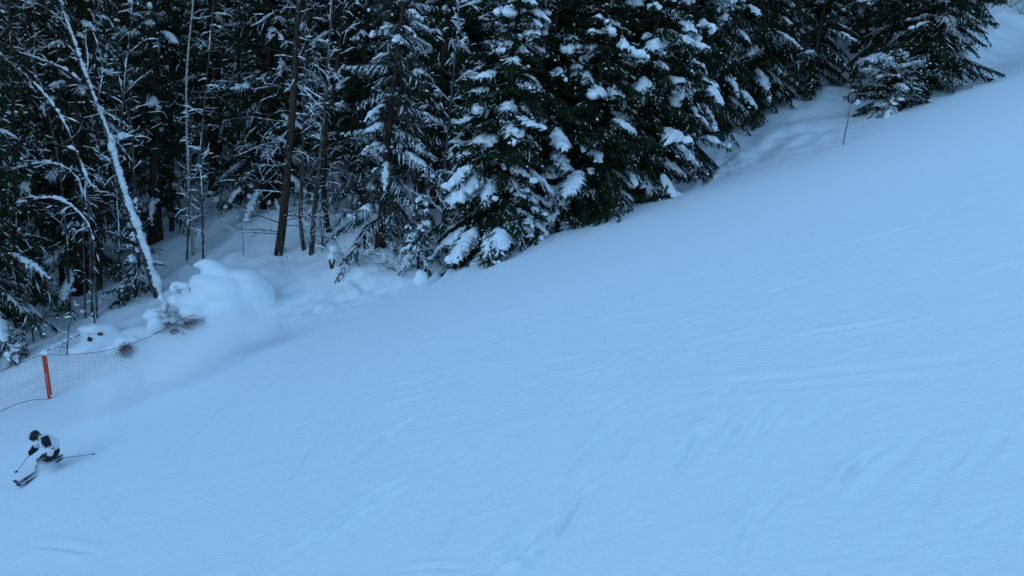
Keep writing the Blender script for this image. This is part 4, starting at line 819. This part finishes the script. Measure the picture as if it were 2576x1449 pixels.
# helmet, goggles, face
hd = nrm(kp(420, 400, -0.25) - head); hs = nrm(np.cross(hd, UP)); hu = np.cross(hs, hd); HA = np.stack([hs, hd, hu])
hm = MB(); V, T = ICO[4]; Wv = V.copy(); Wv[:, 2] = np.where(Wv[:, 2] < -0.35, -0.35 + 0.35 * (Wv[:, 2] + 0.35), Wv[:, 2])
hm.add((Wv * np.array([0.104, 0.122, 0.114])) @ HA + head - feet + hu * 0.02, None, T); hm.build('helmet', M['shell'], person, True)
gm = MB(); a = np.linspace(-1.15, 1.15, 13); tube(gm, head - feet + np.outer(np.sin(a) * 0.093, hs) + np.outer(np.cos(a) * 0.118, hd) - hu * 0.03, 0.028, 8); gm.build('goggles', M['black'], person, True)
gm = MB(); tube(gm, head - feet + np.outer(np.sin(a) * 0.096, hs) + np.outer(np.cos(a) * 0.125, hd) - hu * 0.057, 0.009, 6); gm.build('goggle_trim', M['yellow'], person, True)
fm = MB(); blob(fm, head - feet + hd * 0.06 - hu * 0.07, (0.06, 0.055, 0.062), 3, 0.03, 1, axes=HA); blob(fm, head - feet + hd * 0.115 - hu * 0.075, (0.012, 0.017, 0.019), 2, axes=HA); fm.build('face', M['skin'], person, True)
# gloves: palm and five curled fingers round each pole grip
def glove(hand, fore, pole_dir):
    m = MB(); pd = nrm(pole_dir); f = nrm(fore - np.dot(fore, pd) * pd); s_ = np.cross(pd, f); o = hand - feet
    blob(m, o - f * 0.02 + s_ * 0.035, (0.052, 0.042, 0.06), 3, 0.05, 3, axes=np.stack([f, s_, pd]))
    for k, z in enumerate((-0.042, -0.015, 0.012, 0.038)):
        r = 0.036 + 0.004 * (k in (1, 2)); th = np.linspace(0.5, 4.2 - 0.2 * (k in (0, 3)), 7)
        tube(m, o + pd * z + np.outer(np.sin(th) * r, f) + np.outer(np.cos(th) * r, s_), np.linspace(0.017, 0.013, 7), 6)
    tube(m, o + pd * 0.055 + np.array([f * -0.03 + s_ * 0.03, f * 0.01 + s_ * 0.02, f * 0.035 - s_ * 0.01, f * 0.025 - s_ * 0.035]), [0.02, 0.018, 0.016, 0.013], 6)
    g_ = m.build('glove', M['black'], person, True)
    c = MB(); tube(c, np.array([o + pd * -0.07 + f * -0.02 + s_ * 0.0, o + pd * 0.075 - f * 0.02]) + s_ * 0.065, 0.012, 6); c.build('logo_patch', M['yellow'], g_, True)
tipR = gp(*sp(225, 880)); tipL = kp(1390, 597, 0.25)
glove(haR, haR - elR, tipR - haR); glove(haL, haL - elL, tipL - haL)
def ski_pole(hand, tip, label):
    d = nrm(tip - hand); t = thing('ski_pole', label, 'ski pole', tip, 0, 'poles of the skier')
    m = MB(); tube(m, np.array([hand + d * 0.06, tip]) - tip, [0.0095, 0.006], 8); m.build('shaft', M['steel'], t, True)
    m = MB(); tube(m, np.array([hand - d * 0.12, hand - d * 0.10, hand + d * 0.09]) - tip, [0.02, 0.016, 0.014], 8); m.build('grip', M['black'], t, True)
    m = MB(); c = tip - d * 0.07; tube(m, np.array([c - d * 0.008, c + d * 0.008]) - tip, [0.022, 0.04], 12); m.build('basket', M['black'], t, True)
ski_pole(haR, tipR, 'ski pole planted ahead of the skier'); ski_pole(haL, tipL, 'ski pole trailing out straight behind the skier')
# skis
def ski(tip_px, tail_px, label):
    a = gp(*sp(*tip_px)); bt = gp(*sp(*tail_px)); d = bt - a; d = d / np.linalg.norm(d) * 1.72
    n = 24; u = np.linspace(0, 1, n); C = a + np.outer(u, d); C[:, 2] = np.array([gz(c[0], c[1]) for c in C]) + 0.03 + 0.13 * np.clip((0.12 - u) / 0.12, 0, 1) ** 2
    sd_ = nrm(np.cross(d, UP)); sd_ = nrm(sd_ + UP * 0.55) ; w = 0.050 + 0.03 * np.abs(u - 0.55) ** 1.2 * 2; w[0] = 0.03; w[1] = 0.055; w[-1] = 0.045
    nn = nrm(np.cross(sd_, d)); nn = nn if nn[2] > 0 else -nn
    V = np.stack([C + sd_ * w[:, None] + nn * 0.008, C - sd_ * w[:, None] + nn * 0.008, C - sd_ * w[:, None] - nn * 0.008, C + sd_ * w[:, None] - nn * 0.008], 1).reshape(-1, 3) - a
    i = np.arange(n - 1)[:, None] * 4; j = np.arange(4)[None]; j2 = (j + 1) % 4
    Q = np.concatenate([np.stack([i + j, i + j2, i + 4 + j2, i + 4 + j], -1).reshape(-1, 4), [[0, 3, 2, 1], [4 * n - 4, 4 * n - 3, 4 * n - 2, 4 * n - 1]]])
    t = thing('ski', label, 'ski', a, 0, 'skis of the skier'); m = MB(); m.add(V, Q); m.build('ski_board', M['ski'], t)
    mid = C[int(n * 0.56)]; m = MB(); box(m, mid - a + nn * 0.03 - nrm(d) * 0.13, (0.05, 0.035, 0.02), np.stack([nrm(d), sd_, nn])); m.build('toe_binding', M['black'], t); m = MB(); box(m, mid - a + nn * 0.035 + nrm(d) * 0.15, (0.05, 0.035, 0.028), np.stack([nrm(d), sd_, nn])); m.build('heel_binding', M['black'], t)
    return mid, nrm(d), sd_, nn
k1 = ski((250, 1122), (640, 852), 'nearer ski with its tip pointing down the slope'); k2 = ski((205, 1078), (560, 845), 'farther ski partly hidden by the powder')
for (mid, d, s_, nn), ak in ((k1, akL), (k2, akR)):
    m = MB(); o = mid + nn * 0.05 - feet; tube(m, np.array([o - d * 0.15 + nn * 0.03, o - d * 0.05 + nn * 0.045, o + d * 0.10 + nn * 0.05]), [0.04, 0.055, 0.055], 10); tube(m, np.array([o + d * 0.06 + nn * 0.03, (o + d * 0.05 + nn * 0.15), ak - feet + (ak - mid) * 0.0]), [0.06, 0.068, 0.075], 10); m.build('ski_boot', M['black'], person, True)

# ------------------------------------------------------------------ powder snow in the air
def powder(name, label, a, b_, ry, rz, dens, noise_scale, seed, power=1.5):
    a = np.asarray(a); b_ = np.asarray(b_); c = (a + b_) / 2; d = b_ - a; ln = np.linalg.norm(d) / 2
    V, T = ICO[3]; mb = MB(); mb.add(V, None, T)
    m = bpy.data.materials.new(name); m.use_nodes = True; m.node_tree.nodes.clear()
    out = N(m, 'ShaderNodeOutputMaterial'); pv = N(m, 'ShaderNodeVolumePrincipled'); pv.inputs['Color'].default_value = (0.995, 0.995, 0.995, 1); pv.inputs['Anisotropy'].default_value = 0.0
    tc = N(m, 'ShaderNodeTexCoord'); le = N(m, 'ShaderNodeVectorMath', operation='LENGTH'); L(m, tc.outputs['Object'], le.inputs[0])
    s1 = N(m, 'ShaderNodeMath', operation='SUBTRACT', use_clamp=True); s1.inputs[0].default_value = 1.0; L(m, le.outputs['Value'], s1.inputs[1])
    p1 = N(m, 'ShaderNodeMath', operation='POWER'); L(m, s1.outputs[0], p1.inputs[0]); p1.inputs[1].default_value = power
    mp = N(m, 'ShaderNodeMapping'); mp.inputs['Scale'].default_value = (ln * noise_scale, ry * noise_scale, rz * noise_scale); mp.inputs['Location'].default_value = (seed, 0, 0)
    no = N(m, 'ShaderNodeTexNoise', Scale=1.0, Detail=3.0); L(m, tc.outputs['Object'], mp.inputs['Vector']); L(m, mp.outputs['Vector'], no.inputs['Vector'])
    mr = N(m, 'ShaderNodeMapRange'); mr.inputs['From Min'].default_value = 0.32; mr.inputs['From Max'].default_value = 0.68; L(m, no.outputs['Fac'], mr.inputs['Value'])
    mu = N(m, 'ShaderNodeMath', operation='MULTIPLY'); L(m, p1.outputs[0], mu.inputs[0]); L(m, mr.outputs['Result'], mu.inputs[1])
    m2 = N(m, 'ShaderNodeMath', operation='MULTIPLY'); L(m, mu.outputs[0], m2.inputs[0]); m2.inputs[1].default_value = dens; L(m, m2.outputs[0], pv.inputs['Density']); L(m, pv.outputs['Volume'], out.inputs['Volume'])
    o = mb.build(name, m, None); o.location = Vector(c)
    o.rotation_euler = Vector(d).to_track_quat('X', 'Z').to_euler(); o.scale = (ln, ry, rz)
    return tag(o, label, None, None, 'stuff')
A = gp(150, 1085) + UP * 0.75; B = gp(600, 900) + UP * 0.9
powder('powder_cloud', 'drifting cloud of powder snow hanging behind the skier', A - (B - A) * 0.12, B + (B - A) * 0.25, 1.7, 0.9, 3.6, 0.7, 3)
powder('powder_cloud', 'thicker powder puff in front of the huge snow mound', gp(400, 950) + UP * 0.8, gp(740, 850) + UP * 0.9, 1.5, 0.9, 5.5, 0.8, 9)
powder('powder_spray', 'powder spraying up round the boots of the skier', kp(500, 890, -0.4) - UP * 0.1, kp(790, 830, -0.4), 0.5, 0.40, 34.0, 1.8, 5, 1.1)
